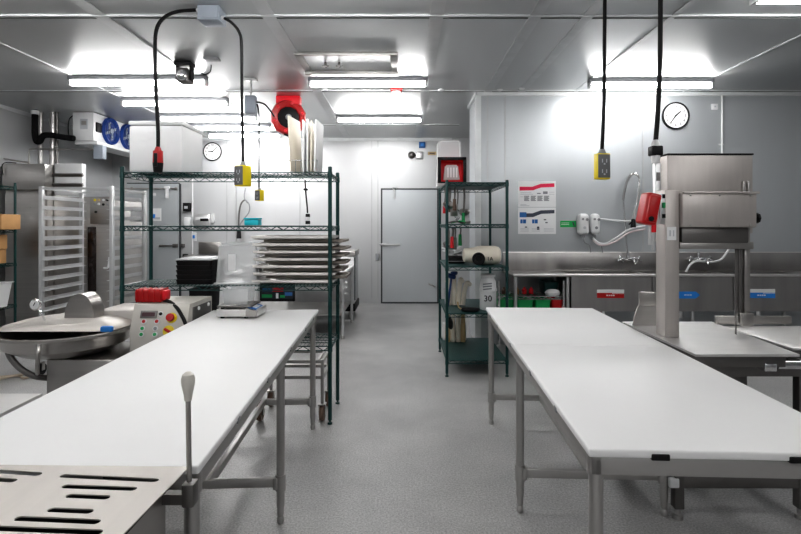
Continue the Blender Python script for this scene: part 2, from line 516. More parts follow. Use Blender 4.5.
t = thing('hanging_connector', 'black cord ending in a red and black plug connector', 'power connector', P(158, 173, 3.85))
Y = 3.62
MB().tube(curve([P(196, 10, 3.85), P(178, 11.5, 3.82), P(165, 17, 3.75), P(157, 28, 3.68), P(155, 48, Y), P(156, 90, Y), P(158, 130, Y), P(158, 153, Y)], 10), .0135, 10).build('cord', 'rubber', t)
a, b = P(158, 151, Y), P(158, 163, Y)
MB().cyl(a, b, .033, 16, .036).build('coupler', 'red', t)
MB().cyl(b, P(158, 172.5, Y), .036, 16, .030).build('plug', 'black', t)
MB().cyl(P(158, 147, Y), a, .016, 12, .026).build('strain_relief', 'red', t)
MB().b2(a.x - .012, a.x + .012, Y - .042, Y - .03, b.z - .03, a.z - .02, bev=.003).build('latch', 'black', t)

def outlet_drop(label, pts, r, box_c, w, d, h, rz):
    t = thing('hanging_outlet', label, 'power outlet', (box_c[0], box_c[1], box_c[2] - h / 2), rz, 'yellow outlet boxes hanging on cords')
    MB().tube(curve(pts, 8), r, 10).build('cord', 'rubber', t)
    top = Vector((box_c[0], box_c[1], box_c[2] + h / 2))
    MB().cyl(top + Vector((0, 0, .03)), top - Vector((0, 0, .002)), r * 1.3, 12, r * 2.2).build('strain_relief', 'grey', t)
    MB().box(box_c, (w, d, h), rz=rz, bev=.007).build('outlet_box', 'yellow', t)
    n = Matrix.Rotation(rz, 3, 'Z') @ Vector((0, -1, 0))
    u = Matrix.Rotation(rz, 3, 'Z') @ Vector((1, 0, 0))
    f = MB().box(Vector(box_c) + n * (d / 2), (w * .90, .012, h * .90), rz=rz, bev=.003).build('faceplate', 'facegrey', t)
    for dz in (-.2, .2):
        mb = MB()
        for dx in (-.16, .16):
            mb.box(Vector(box_c) + n * (d / 2 + .005) + u * dx * w + Vector((0, 0, dz * h)), (w * .07, .004, h * .14), rz=rz)
        mb.box(Vector(box_c) + n * (d / 2 + .005) + Vector((0, 0, dz * h - h * .12)), (w * .12, .004, h * .06), rz=rz)
        mb.build('socket', 'inklight', f)
    return t
Y = 3.65
outlet_drop('yellow and grey outlet box hanging on the cord from the ceiling junction box', [P(224, 18, 3.85), P(232, 23, 3.78), P(239, 32, 3.7), P(241.5, 46, Y), P(242, 100, Y), P(243, 162, Y)], .011, P(243, 176, Y), .085, .085, .15, -.45)
Y = 3.5
outlet_drop('yellow outlet box hanging left of the wall clock on the right', [P(605, -20, Y), P(604.5, 40, Y), P(604, 100, Y), P(602, 150, Y)], .013, P(602, 166.5, Y), .095, .06, .18, .1)
Y = 5.7
outlet_drop('small distant yellow outlet box hanging below the red hose reel', [P(257, 104, Y), P(259, 115, Y), P(259, 150, Y), P(259, 188, Y)], .009, P(259.5, 195.5, Y), .075, .07, .125, -.45)
tag(MB().b2(P(595, -20, 3.5).x, P(615, -20, 3.5).x, 3.43, 3.57, ZC - .05, ZC, bev=.006).build('junction_box', 'greybox'), 'grey ceiling box above the right hanging yellow outlet', 'junction box')

c = P(251, 105, 5.7)
t = thing('junction_box', 'grey box on a rod below the ceiling by the red reel', 'junction box', (c.x, c.y, ZC))
MB().box((c.x, c.y, c.z), (.12, .1, .2), bev=.008).build('box', 'greybox', t)
MB().cyl((c.x, c.y, c.z + .1), (c.x, c.y, ZC), .012).box((c.x, c.y, ZC - .012), (.13, .1, .024), bev=.004).build('rod', 'alu', t)
MB().tube(curve([P(257, 102, 5.7), P(264, 104, 5.9), P(269, 109, 6.1), P(274, 116, 6.3)]), .011).build('cord', 'rubber', t)

# red reel
c = P(288.5, 118, 6.5)
t = thing('hose_reel', 'red cord reel mounted below the ceiling', 'reel', (c.x, c.y, ZC))
ax = Vector((.25, -1, 0)).normalized()
MB().lathe([(.145, -.05), (.215, -.07), (.228, -.05), (.228, .05), (.21, .075), (.15, .055), (.135, .03), (.145, -.05)], c, ax, 12).build('casing', 'red', t)
MB().lathe([(0, -.055), (.14, -.055), (.14, .036), (.08, .05), (0, .05)], c, ax, 24).build('drum', 'black', t)
MB().lathe([(0, .05), (.04, .05), (.034, .085), (0, .085)], c, ax, 16).build('hub', 'grey', t)
for k in range(6):
    a = PI * k / 3 + .3
    r_ = Vector((math.cos(a) * ax.y * -1, math.cos(a) * ax.x, math.sin(a)))
    MB().lathe([(0, .055), (.022, .05), (.018, .08), (0, .085)], c + r_ * .182, ax, 10).build('bolt_boss', 'redbin', t)
MB().b2(c.x - .15, c.x + .16, c.y - .06, c.y + .07, c.z + .17, ZC + .0005, bev=.01).build('mount', 'redbin', t)
MB().tube(curve([c + Vector((.12, -.05, -.1)), c + Vector((.08, -.06, -.2)), c + Vector((.02, -.06, -.24)), c + Vector((-.04, -.06, -.22))]), .012).build('cord', 'rubber', t)

# right long cord with plug on top of the saw
Y = 2.95
t = thing('hanging_power_cord', 'black power cord hanging to the top of the meat saw', 'power cord', P(656, 155, Y))
MB().tube(curve([P(661, -85, Y), P(660.5, 0, Y), P(660, 60, Y), P(658, 110, Y), P(655.5, 143, Y)]), .0135, 10).build('cord', 'rubber', t)
MB().cyl(P(655.5, 140, Y), P(655.5, 146.5, Y), .015, 12, .03).build('strain_relief', 'alu', t)
a = P(655.5, 151, Y)
MB().box(a, (.066, .06, .058), bev=.008).build('plug', 'black', t)
MB().cyl(P(655.5, 155.5, Y), P(655.5, 163, Y), .026, 16, .022).build('connector', 'white', t)

# ================================================================ PIPES AND COOLER (left)
def pw(px, py, Y):
    return P(px, py, Y)
Y = 7.25
t = thing('insulated_pipe', 'black foam insulated pipe bending down to the fan cooler', 'pipe', (pw(35, 136, Y).x, Y, ZC))
MB().tube(curve([(pw(35, 0, Y).x, Y, ZC), pw(35, 112, Y), pw(35, 132, Y), pw(36.5, 141, Y), pw(40, 141, Y), pw(43, 136, Y), pw(50, 135, Y), pw(62, 137, Y), pw(74, 138.5, Y)], 8), .042, 14).build('foam_sleeve', 'foam', t)
MB().lathe([(0, 0), (.055, 0), (.055, .05), (.05, .06), (0, .06)], (pw(35, 0, Y).x, Y, ZC - .07)).build('ceiling_sleeve', 'white', t)
for i, (px, r) in enumerate(((40.5, .035), (52.5, .04), (57, .022))):
    x = pw(px, 0, 7.4).x
    tag(MB().tube([(x, 7.4, ZC), (x, 7.4, 1.2)], r, 14).build('vertical_pipe', ['tube', 'tube', 'steel_dark'][i]),
        ['pale vertical pipe just right of the black insulated pipe', 'thick steel vertical pipe beside the fan cooler', 'thin dark vertical pipe nearest the fan cooler'][i], 'pipe', 'vertical pipes at the left wall')
tag(MB().tube(curve([pw(29, 165, 7.3), pw(29, 155, 7.3), pw(30, 149.5, 7.3), pw(40, 149, 7.3), pw(94, 149.5, 7.3)], 4), .012, 8).build('drain_pipe', 'tube'), 'thin horizontal drain pipe below the fan cooler', 'pipe')
tag(MB().tube([pw(0, 158, 7.0), pw(30, 163, 7.0)], .012, 8).build('conduit', 'tube'), 'thin sloping conduit at the left edge above the steel oven', 'conduit')
p = P(100, 152.5, 7.35)
tag(MB().box(p, (.14, .1, .2), bev=.01).build('control_box', 'greybox'), 'small grey box hanging under the fan cooler end', 'box')

# evaporator
x0, x1, y0, y1, z0, z1 = -4.88, -4.57, 7.36, 9.35, 2.745, 3.16
t = thing('evaporator_cooler', 'white ceiling fan cooler with round blue fans', 'cooling unit', ((x0 + x1) / 2, y0, ZC))
MB().b2(x0, x1, y0, y1, z0, z1, bev=.008).build('casing', 'paint', t)
MB().b2(x0, x1 + .02, y0 + .05, y1 - .02, z0 - .05, z0 + .001, bev=.006).build('drip_tray', 'paint', t)
p = P(84, 123, y0)
MB().b2(p.x - .055, p.x + .055, y0 - .004, y0 + .001, p.z - .09, p.z + .06).m(1).b2(p.x - .035, p.x + .035, y0 - .006, y0 - .003, p.z - .03, p.z + .03).build('nameplate', ['inklight', 'steel'], t)
MB().b2(x1 - .001, x1 + .02, y0 + .05, y0 + .17, z0 + .14, z0 + .28, bev=.004).build('switch_box', 'black', t)
for y in (7.76, 8.24, 8.72, 9.15):
    cc = Vector((x1, y, (z0 + z1) / 2 + .0))
    f = MB().lathe([(.205, -.001), (.21, .012), (.2, .05), (.18, .03), (.165, .004), (0, .004)], cc, (1, 0, 0), 28).build('fan_shroud', 'blue', t)
    mb = MB()
    for r in (.06, .11, .16):
        mb.tube([cc + Vector((.045, r * math.cos(a), r * math.sin(a))) for a in [2 * PI * k / 20 for k in range(20)]], .003, 4, closed=True)
    for k in range(6):
        a = PI * k / 3
        mb.tube([cc + Vector((.045, .03 * math.cos(a), .03 * math.sin(a))), cc + Vector((.04, .175 * math.cos(a), .175 * math.sin(a)))], .003, 4)
    mb.build('fan_guard', 'navy', f)
    mb = MB().lathe([(0, .04), (.045, .04), (.045, .01), (0, .01)], cc, (1, 0, 0), 16)
    for k in range(4):
        a = PI * k / 2 + .4
        mb.box(cc + Vector((.022, .09 * math.cos(a), .09 * math.sin(a))), (.006, .10, .045), rx=a, ry=.35)
    mb.build('fan_blade', 'greybox', f)
MB().tube(curve([(x0 + .02, y0 + .05, z1 - .02), (x0 - .06, y0 + .02, z1 - .1), (x0 - .07, y0 + .02, z0 + .1), (x0 - .02, y0 + .03, z0 + .02)]), .008).build('cable', 'black', t)
for y in (7.5, 9.2):
    MB().b2(x0 + .05, x1 - .05, y - .02, y + .02, z1 - .002, ZC, bev=.003).build('hanger', 'alu', t)

# ================================================================ LEFT BACK MACHINES
ox0, ox1, oy0, oy1, oz = -5.5, -4.92, 6.9, 7.33, 2.34
t = thing('steel_oven', 'tall stainless steel cabinet behind the far left shelf', 'oven', ((ox0 + ox1) / 2, oy0, 0))
MB().b2(ox0, ox1, oy0, oy1, .12, 1.98, bev=.006).build('body', 'steel', t)
MB().b2(ox0, ox1 + .01, oy0 - .06, oy1, 1.98, oz, bev=.01).build('top_hood', 'steel_h', t)
MB().b2(ox0 + .02, ox1 - .03, oy0 - .035, oy0, .25, 1.93, bev=.006).build('door', 'steel_h', t)
for x in (ox0 + .06, ox1 - .06):
    for y in (oy0 + .06, oy1 - .06):
        MB().cyl((x, y, 0), (x, y, .125), .025).build('leg', 'tube', t)
MB().tube(curve([P(3, 175, 6.82), P(2, 166, 6.82), P(6, 162.5, 6.82), P(16, 163, 6.82)], 6), .006).build('cable', 'black', t)
# white louvred unit
Y0 = 7.0
a, b = P(48.5, 195, Y0), P(82, 163.5, Y0)
t = thing('louvred_unit', 'white louvred metal unit on top of the rack oven', 'vent unit', (a.x, Y0, a.z))
MB().b2(-4.895, b.x, Y0, Y0 + .09, a.z, b.z, bev=.006).build('casing', 'paint', t)
for py in (174, 184):
    q0, q1 = P(53, py, Y0), P(83, py + 2, Y0)
    MB().box(((q0.x + q1.x) / 2, Y0 - .006, (q0.z + q1.z) / 2), (q1.x - q0.x, .03, .04), rx=.5).build('louvre', 'steel_dark', t)
# rack oven with control panel
Y0 = 7.02
a, b = P(84, 193, Y0), P(113, 225, Y0)
ozt = P(84, 196.5, Y0).z
t = thing('rack_oven', 'stainless rack oven with button panel and dark tall door glass', 'oven', ((a.x + b.x) / 2, Y0, 0))
lx = -4.912
MB().b2(lx, b.x + .02, Y0, Y0 + .9, .1, P(0, 196.5, 7.0).z - .002, bev=.006).build('body', 'steel_h', t)
MB().b2(lx + .04, b.x - .02, Y0 + .04, Y0 + .86, 0, .1).build('plinth', 'steel_dark', t)
pn = MB().b2(P(91, 0, Y0).x, P(111, 0, Y0).x, Y0 - .02, Y0, P(0, 224, Y0).z, P(0, 197, Y0).z, bev=.004).build('control_panel', 'steel', t)
for i, (px, py) in enumerate(((95, 200), (95, 204), (99, 200), (99, 204), (103.5, 200), (103.5, 204.5), (107.5, 200), (107.5, 204.5), (96, 212))):
    q = P(px, py, Y0 - .02)
    MB().lathe([(0, 0), (.018, 0), (.016, .012), (0, .014)], q, (0, -1, 0), 12).build('button', ['yellow', 'grey', 'wood', 'white', 'white', 'black', 'black', 'grey', 'black'][i], pn)
dr = MB().b2(P(88, 0, Y0).x, P(112, 0, Y0).x, Y0 - .05, Y0, .2, P(0, 226, Y0).z, bev=.006).build('door', 'steel', t)
MB().b2(P(90, 0, Y0).x, P(98.5, 0, Y0).x, Y0 - .056, Y0 - .045, P(0, 291, Y0).z, P(0, 227, Y0).z, bev=.003).build('door_glass', 'glassdark', dr)
MB().tube(curve([P(104, 268, Y0 - .06), P(108, 267, Y0 - .1), P(109.5, 257, Y0 - .1)], 5), .014).build('door_handle', 'white', dr)

# speed rack
rx0, rx1, ry0, ry1, rzt = -3.625, -2.92, 5.0, 5.62, 1.885
t = thing('sheet_pan_rack', 'tall aluminium sheet pan rack with empty runners', 'rack', ((rx0 + rx1) / 2, (ry0 + ry1) / 2, 0))
for x in (rx0, rx1):
    for y in (ry0, ry1):
        MB().box((x, y, (rzt + .13) / 2), (.04, .032, rzt - .13), bev=.004).build('post', 'alu', t)
mb = MB()
for y in (ry0, ry1):
    mb.b2(rx0, rx1, y - .014, y + .014, rzt - .03, rzt - .01)
for x in (rx0, rx1):
    mb.b2(x - .014, x + .014, ry0, ry1, rzt - .03, rzt - .01)
mb.build('top_frame', 'alu', t)
mb = MB()
for x in (rx0, rx1):
    mb.b2(x - .014, x + .014, ry0, ry1, .14, .2)
mb.b2(rx0, rx1, ry1 - .014, ry1 + .014, .14, .2).b2(rx0, rx1, ry0 - .014, ry0 + .014, .14, .2)
mb.build('bottom_frame', 'alu', t)
for k in range(14):
    z = 1.76 - k * .102
    for s, x in ((1, rx0 + .018), (-1, rx1 - .018)):
        MB().b2(x, x + s * .032, ry0 - .01, ry1 + .01, z - .004, z).b2(x, x + s * .004, ry0 - .01, ry1 + .01, z - .004, z + .035).build('runner', 'alu', t)
for x in (rx0, rx1):
    for y in (ry0, ry1):
        wl = MB().lathe([(.02, -.014), (.055, -.016), (.06, 0), (.055, .016), (.02, .014)], (x, y, .061), (1, 0, 0), 18).build('caster', 'rubber', t)
        MB().b2(x - .022, x - .017, y - .02, y + .02, .05, .13).b2(x + .017, x + .022, y - .02, y + .02, .05, .13).b2(x - .022, x + .022, y - .03, y + .03, .125, .135).build('caster_fork', 'steel', wl)
# papers
p0, p1 = P(131.5, 222, 5.62), P(143, 209, 5.62)
tag(MB().b2(p0.x, p1.x, 5.60, 5.602, p0.z, p1.z).b2((p0.x + p1.x) / 2 - .02, (p0.x + p1.x) / 2 + .02, 5.6, 5.66, p1.z - .01, p1.z).build('paper_sheet', 'paper'), 'white paper sheet hung at the back of the pan rack', 'paper')
p0, p1 = P(151, 221, YB), P(163, 208.5, YB)
tag(MB().b2(p0.x, p1.x, YB - .076, YB - .07, p0.z, p1.z).m(1).b2(p0.x + .03, p0.x + .12, YB - .078, YB - .075, p0.z + .05, p0.z + .13).m(2).b2(p0.x + .1, p1.x - .02, YB - .078, YB - .075, p0.z + .03, p0.z + .07).build('notice', ['paper', 'brightblue', 'inklight']), 'white notice with blue print on the left cold-room door', 'notice')
p = P(154.5, 194.5, YB)
tag(MB().box((p.x, YB - .074, p.z), (.12, .008, .05)).build('label_plate', 'white'), 'small white plate high on the left cold-room door', 'label')

# ---------------------------------------------------------------- wire shelving
def wire_shelf(x0, x1, y0, y1, z, sp=.028, r=.0032, drop=.032, zig=.05):
    mb = MB()
    for zz in (z, z - drop):
        for a, b in (((x0, y0), (x1, y0)), ((x1, y0), (x1, y1)), ((x1, y1), (x0, y1)), ((x0, y1), (x0, y0))):
            mb.tube([(a[0], a[1], zz), (b[0], b[1], zz)], r * 1.25, 6)
    for (a, b) in (((x0, y0), (x1, y0)), ((x0, y1), (x1, y1)), ((x0, y0), (x0, y1)), ((x1, y0), (x1, y1))):
        L = math.hypot(b[0] - a[0], b[1] - a[1])
        n = max(4, int(L / zig))
        pts = [(a[0] + (b[0] - a[0]) * i / n, a[1] + (b[1] - a[1]) * i / n, z if i % 2 else z - drop) for i in range(n + 1)]
        mb.tube(pts, r, 5)
    n = int((x1 - x0) / sp)
    for i in range(1, n):
        x = x0 + (x1 - x0) * i / n
        mb.tube([(x, y0, z + r), (x, y1, z + r)], r * .8, 4)
    for f in (.3, .5, .7):
        y = y0 + (y1 - y0) * f
        mb.tube([(x0, y, z - r), (x1, y, z - r)], r, 5)
    for x in (x0, x1):
        for y in (y0, y1):
            mb.cyl((x, y, z - drop - .006), (x, y, z + .006), .019, 12, .017)
    return mb

def posts(t, xs, ys, ztop, m='green'):
    for x in xs:
        for y in ys:
            p = MB().cyl((x, y, .03), (x, y, ztop), .015, 14).lathe([(.015, 0), (.016, .004), (.011, .01), (0, .011)], (x, y, ztop)).build('post', m, t)
            MB().lathe([(0, 0), (.018, 0), (.018, .012), (.008, .016), (.008, .04), (0, .04)], (x, y, 0)).build('foot', m, p)

# big green rack behind the left table
gx0, gx1, gy0, gy1 = -2.125, -.558, 3.77, 4.2
t = thing('wire_shelving', 'long green wire shelving rack behind the left table', 'shelving', ((gx0 + gx1) / 2, (gy0 + gy1) / 2, 0))
posts(t, (gx0, gx1), (gy0, gy1), 1.93)
for z in (1.895, 1.49, 1.04, .585):
    wire_shelf(gx0, gx1, gy0, gy1, z).build('shelf', 'green', t)

# far left green rack
lx0, lx1, ly0, ly1 = -5.55, -4.90, 5.45, 6.3
t = thing('wire_shelving', 'green wire shelving at the left edge holding cardboard boxes', 'shelving', ((lx0 + lx1) / 2, (ly0 + ly1) / 2, 0))
posts(t, (lx0, lx1), (ly0, ly1), 2.02)
for z in (1.98, 1.44, 1.02, .50):
    wire_shelf(lx0, lx1, ly0, ly1, z, sp=.04).build('shelf', 'green', t)

def carton(x0, x1, y0, y1, z0, z1, label, lab=True):
    t = thing('cardboard_box', label, 'box', ((x0 + x1) / 2, (y0 + y1) / 2, z0), 0, 'cardboard boxes on the left shelf')
    MB().b2(x0, x1, y0, y1, z0, z1, bev=.004).build('carton', 'card', t)
    MB().b2((x0 + x1) / 2 - .02, (x0 + x1) / 2 + .02, y0 - .002, y1 + .002, z1 - .002, z1 + .002).build('tape', 'wood', t)
    if lab:
        MB().b2(x0 + .12, x1 - .1, y0 + .03, y0 + .2, z1 + .0005, z1 + .002).b2(x0 + .12, x1 - .1, y0 - .002, y0, z1 - .08, z1).build('shipping_label', 'paper', t)
carton(-5.45, -4.80, 5.96, 6.26, 1.446, 1.63, 'brown cardboard box with white label, topmost on the left shelf')
carton(-5.5, -4.97, 5.94, 6.25, 1.026, 1.20, 'cardboard box on the middle shelf below the labelled box', False)
carton(-5.48, -4.95, 5.95, 6.24, 1.203, 1.38, 'cardboard box stacked directly under the top left shelf', False)
# white tub on the left shelf
def tub(name, label, cat, cx, cy, z0, w, d, h, m, taper=.85, wall=.006, lip=.015, group=None, rz=0):
    t = thing(name, label, cat, (cx, cy, z0), rz, group)
    mb = MB()
    def ring(sx, sy, z, rad=.02):
        r = min(rad, sx / 3, sy / 3)
        pts = []
        for (qx, qy, a0) in ((1, 1, 0), (-1, 1, PI / 2), (-1, -1, PI), (1, -1, 3 * PI / 2)):
            for k in range(4):
                a = a0 + PI / 2 * k / 3
                pts.append(mb.bm.verts.new((qx * (sx / 2 - r) + r * math.cos(a), qy * (sy / 2 - r) + r * math.sin(a), z)))
        return pts
    R = [ring(w * taper, d * taper, 0), ring(w, d, h - .01), ring(w + lip * 2, d + lip * 2, h - .01), ring(w + lip * 2, d + lip * 2, h),
         ring(w - wall, d - wall, h), ring(w * taper - wall, d * taper - wall, wall)]
    for A, B in zip(R, R[1:]):
        n = len(A)
        for k in range(n):
            mb.bm.faces.new((A[k], A[(k + 1) % n], B[(k + 1) % n], B[k]))
    mb.bm.faces.new(R[0])
    mb.bm.faces.new(R[-1])
    Mx = Matrix.Translation((cx, cy, z0)) @ Matrix.Rotation(rz, 4, 'Z')
    bmesh.ops.transform(mb.bm, matrix=Mx, verts=mb.bm.verts[:])
    mb.build('shell', m, t)
    return t
tub('storage_tub', 'white plastic tub on the left shelf below the cardboard boxes', 'tub', -5.06, 5.95, .506, .50, .40, .30, 'white')

# ================================================================ BOWL CUTTER
bc = Vector((-2.22, 3.32, 0))
t = thing('bowl_cutter', 'stainless bowl cutter with wide bowl and button control panel', 'machine', (bc.x, bc.y, 0))
MB().b2(-2.235, -1.80, 3.12, 3.62, .04, .66, bev=.012).build('pedestal', 'steel', t)
for x in (-2.19, -1.85):
    for y in (3.16, 3.58):
        MB().lathe([(0, 0), (.028, 0), (.028, .015), (.014, .02), (.014, .045), (0, .045)], (x, y, 0)).build('foot', 'tube', t)
R = .392
MB().lathe([(0, .645), (.12, .645), (.26, .675), (.36, .73), (R - .005, .79), (R + .012, .805), (R + .012, .822), (R - .012, .822), (R - .03, .79), (.33, .735), (.22, .70), (.1, .72), (0, .74)], bc, seg=48).build('bowl', 'steel_h', t)
MB().tube(curve([P(6, 343, 3.08), P(10, 356, 3.05), P(20, 368, 3.05), P(34, 376, 3.08), P(48, 378, 3.16)], 6), .018, 10).build('guard_bar', 'steel_dark', t)
# lid: shallow dome over the rear two thirds of the bowl
mb = MB()
n = 30
A = [(-.12 * PI) + (1.24 * PI) * k / n for k in range(n + 1)]
rows = []
for rr, zz, oy in ((.385, .822, 0), (.392, .832, 0), (.375, .85, 0), (.30, .872, .02), (.20, .884, .04)):
    rows.append([mb.bm.verts.new(bc + Vector((rr * math.cos(a), rr * math.sin(a) + oy, zz))) for a in A])
for L0, L1 in zip(rows, rows[1:]):
    for k in range(n):
        mb.bm.faces.new((L0[k], L0[k + 1], L1[k + 1], L1[k]))
mb.bm.faces.new(rows[-1])
mb.bm.faces.new([r_[0] for r_ in rows] + [r_[-1] for r_ in reversed(rows)])
lid = mb.build('lid', 'lidsteel', t)
mb = MB().b2(-2.10, -1.815, 3.42, 3.74, .80, .918, bev=.015)
mb.build('lid_housing', 'lidsteel', t)
# arched blade hood
mb = MB()
hc = Vector((-2.15, 3.38, .845))
prof = [(-.10 * math.cos(PI * k / 20), .20 * math.sin(PI * k / 20) ** .8) for k in range(21)]
mb.poly([(hc.x + px, hc.y - .07, hc.z + pz) for px, pz in prof], (0, .12, 0))
mb.build('blade_hood', 'steel', t)
MB().tube(curve([bc + Vector((.1, -.42, .80)), bc + Vector((.12, -.45, .76)), bc + Vector((.1, -.43, .68)), bc + Vector((.05, -.36, .62))], 5), .012).build('lid_handle', 'steel', t)
p = P(107, 329, 2.93)
MB().box(p, (.07, .03, .035), bev=.01).build('handle_grip', 'brightblue', t)
# dial gauge
p = P(36.5, 304.5, 3.22)
MB().lathe([(0, 0), (.033, 0), (.036, .012), (.03, .02), (0, .018)], p, (0.1, -1, .05), 24).m(1).lathe([(0, .021), (.028, .021)], p, (.1, -1, .05), 20).m(2).box(p + Vector((.002, -.023, .006)), (.004, .002, .025), ry=.5).m(0).tube(curve([p + Vector((0, .01, -.02)), p + Vector((.02, .02, -.07)), p + Vector((.02, .06, -.13))]), .006).build('dial_gauge', ['chrome', 'paper', 'black'], t)
# control console
cx0, cx1, cyf, cyb = -1.80, -1.43, 3.28, 3.72
ztop = .972
mb = MB()
mb.poly([(cx0, cyf + .06, ztop), (cx0, cyb, ztop), (cx0, cyb, .3), (cx0, cyf + .02, .3), (cx0, cyf, .80)], (cx1 - cx0, 0, 0))
con = mb.build('control_console', 'consolebeige', t)
MB().b2(cx1 - .002, cx1 + .006, cyf + .1, cyb - .03, .6, ztop - .03, bev=.002).build('side_panel', 'steel_dark', t)
sl = Vector((0, .06, ztop - .80)).normalized()     # along the slanted face, upward
nn = Vector((0, -sl.z, sl.y))
def cf(px, py):
    # point on slanted face hit by the ray through the pixel
    d = Vector(((px - CX) / F, 1, (CY - py) / F))
    o = Vector((0, 0, EYE))
    p0 = Vector((cx0, cyf, .80))
    k = (p0 - o).dot(nn) / d.dot(nn)
    return o + d * k
disp = MB()
c = cf(149, 314.5)
ang = math.atan2(.06, ztop - .80)
disp.box(c, (.11, .012, .05), rx=-ang, bev=.003).m(1).box(c + nn * .006, (.085, .004, .026), rx=-ang)
disp.build('display', ['steel_dark', 'lcd'], con)
for (px, py, m_) in ((144, 321.5, 'red'), (157, 321.5, 'red'), (142.5, 328.5, 'leaf'), (155.5, 328.5, 'grey'), (141.5, 334.5, 'leaf'), (155, 334.5, 'leaf'), (161, 314, 'black')):
    c = cf(px, py)
    MB().lathe([(.017, 0), (.017, .004), (.011, .004)], c, nn, 16).m(1).lathe([(.011, .003), (.011, .008), (0, .009)], c, nn, 14).build('button', ['white', m_], con)
c = cf(172, 318)
MB().lathe([(0, 0), (.034, 0), (.034, .006), (0, .006)], c, nn, 24).m(1).lathe([(.015, .006), (.015, .02), (.027, .024), (.025, .038), (0, .044)], c, nn, 20).build('emergency_stop', ['yellow', 'red'], con)
c = cf(168.5, 331)
MB().lathe([(0, 0), (.036, 0), (.036, .006), (0, .006)], c, nn, 24).m(1).box(c + nn * .014, (.05, .018, .018), rx=-ang, ry=.5, bev=.005).build('rotary_switch', ['yellow', 'red'], con)
MB().tube(curve([P(163, 300, 3.45) + Vector((0, 0, 0)), P(170, 302, 3.38), P(177, 308, 3.33), P(183, 318, 3.30), P(186, 325, 3.29)], 6), .012, 8).build('cable', 'rubber', t)
for i, py in enumerate((305.5, 303)):
    q = Vector((cx1 + .008, 3.46 + .17 * i, .925))
    MB().lathe([(0, 0), (.014, 0), (.012, .008), (0, .01)], q, (1, 0, 0), 12).build('knob', 'white', t)
# red cover on console
a, b = P(136.5, 304, 3.42), P(167, 291, 3.42)
q = thing('red_lockout_cover', 'red plastic plug cover lying on the bowl cutter console', 'cover', ((a.x + b.x) / 2, 3.44, ztop))
mb = MB().box(((a.x + b.x) / 2 - .01, 3.44, ztop + .046), (b.x - a.x - .02, .11, .09), bev=.02, seg=3)
for k in range(5):
    x = a.x + .02 + (b.x - a.x - .05) * k / 4
    mb.b2(x - .004, x + .004, 3.378, 3.502, ztop + .004, ztop + .094, bev=.003)
mb.build('shell', 'red', q)
MB().b2(b.x - .03, b.x, 3.40, 3.48, ztop + .014, ztop + .082, bev=.01).build('end_cap', 'redbin', q)

# ================================================================ WORK TABLES
TZ = .87
def work_table(label, cx, cy, rz, W, L, seams, side):
    t = thing('work_table', label, 'table', (cx, cy, 0), rz, 'white topped steel work tables')
    Rm = Matrix.Translation((cx, cy, 0)) @ Matrix.Rotation(rz, 4, 'Z')
    def B(mb, name, m, par=t):
        bmesh.ops.transform(mb.bm, matrix=Rm, verts=mb.bm.verts[:])
        return mb.build(name, m, par)
    th = .024
    ys = [-L / 2] + seams + [L / 2]
    for a, b in zip(ys, ys[1:]):
        g = .0012
        B(MB().b2(-W / 2, W / 2, a + g, b - g, TZ - th, TZ, bev=.006, seg=3), 'cutting_board_top', 'poly')
    ah = .053
    z1 = TZ - th - .001
    i = .012
    fr = MB().b2(-W / 2 + i, W / 2 - i, -L / 2 + i, -L / 2 + i + .03, z1 - ah, z1, bev=.004).b2(-W / 2 + i, W / 2 - i, L / 2 - i - .03, L / 2 - i, z1 - ah, z1, bev=.004)
    fr.b2(-W / 2 + i, -W / 2 + i + .03, -L / 2 + i, L / 2 - i, z1 - ah, z1, bev=.004).b2(W / 2 - i - .03, W / 2 - i, -L / 2 + i, L / 2 - i, z1 - ah, z1, bev=.004)
    fr.b2(-W / 2 + .03, W / 2 - .03, -.025, .025, z1 - .04, z1)
    B(fr, 'apron_frame', 'tube')
    zs = .205
    lx = W / 2 - .034
    for y in (-L / 2 + .045, 0, L / 2 - .06):
        for s in (-1, 1):
            x = s * lx
            lg = B(MB().cyl((x, y, .09), (x, y, z1 - .01), .0205, 18), 'leg', 'tube')
            B(MB().cyl((x, y, zs - .04), (x, y, zs + .04), .026, 18).box((x - s * .022, y, zs), (.025, .05, .06), bev=.006), 'collar', 'tube', lg)
            B(MB().lathe([(.0195, .10), (.0195, .085), (.017, .075), (.017, .05), (.013, .035), (.016, .03), (.018, .012), (.014, 0), (0, 0)], (x, y, 0), seg=16), 'foot', 'tube', lg)
            if abs(y) > .1:
                B(MB().cyl((x, y, z1 - ah - .01), (x, y, z1 - .004), .0255, 18), 'socket', 'tube', lg)
        B(MB().b2(-lx + .02, lx - .02, y - .014, y + .014, zs - .022, zs + .022, bev=.005), 'cross_stretcher', 'tube')
    B(MB().b2(-.014, .014, 0, L / 2 - .06, zs - .02, zs + .024, bev=.005), 'long_stretcher', 'tube')
    for y in (-.85, -.42, .1, .6, .95):
        B(MB().b2(side * (W / 2 - .003), side * (W / 2 + .002), y - .014, y + .014, TZ - th - .006, TZ - .012, bev=.0015), 'board_clip', 'grey')
    for x in (-.205, .168):
        B(MB().b2(x - .025, x + .025, -L / 2 - .003, -L / 2 + .012, TZ - th - .004, TZ - .010, bev=.003), 'board_clip', 'rubber')
    return t
work_table('long white topped work table on the left with a scale at its far end', -.975, 2.505, .042, .775, 2.43, [], 1)
work_table('long white topped work table on the right beside the meat saw', .975, 2.60, -.044, .805, 2.43, [.02], -1)

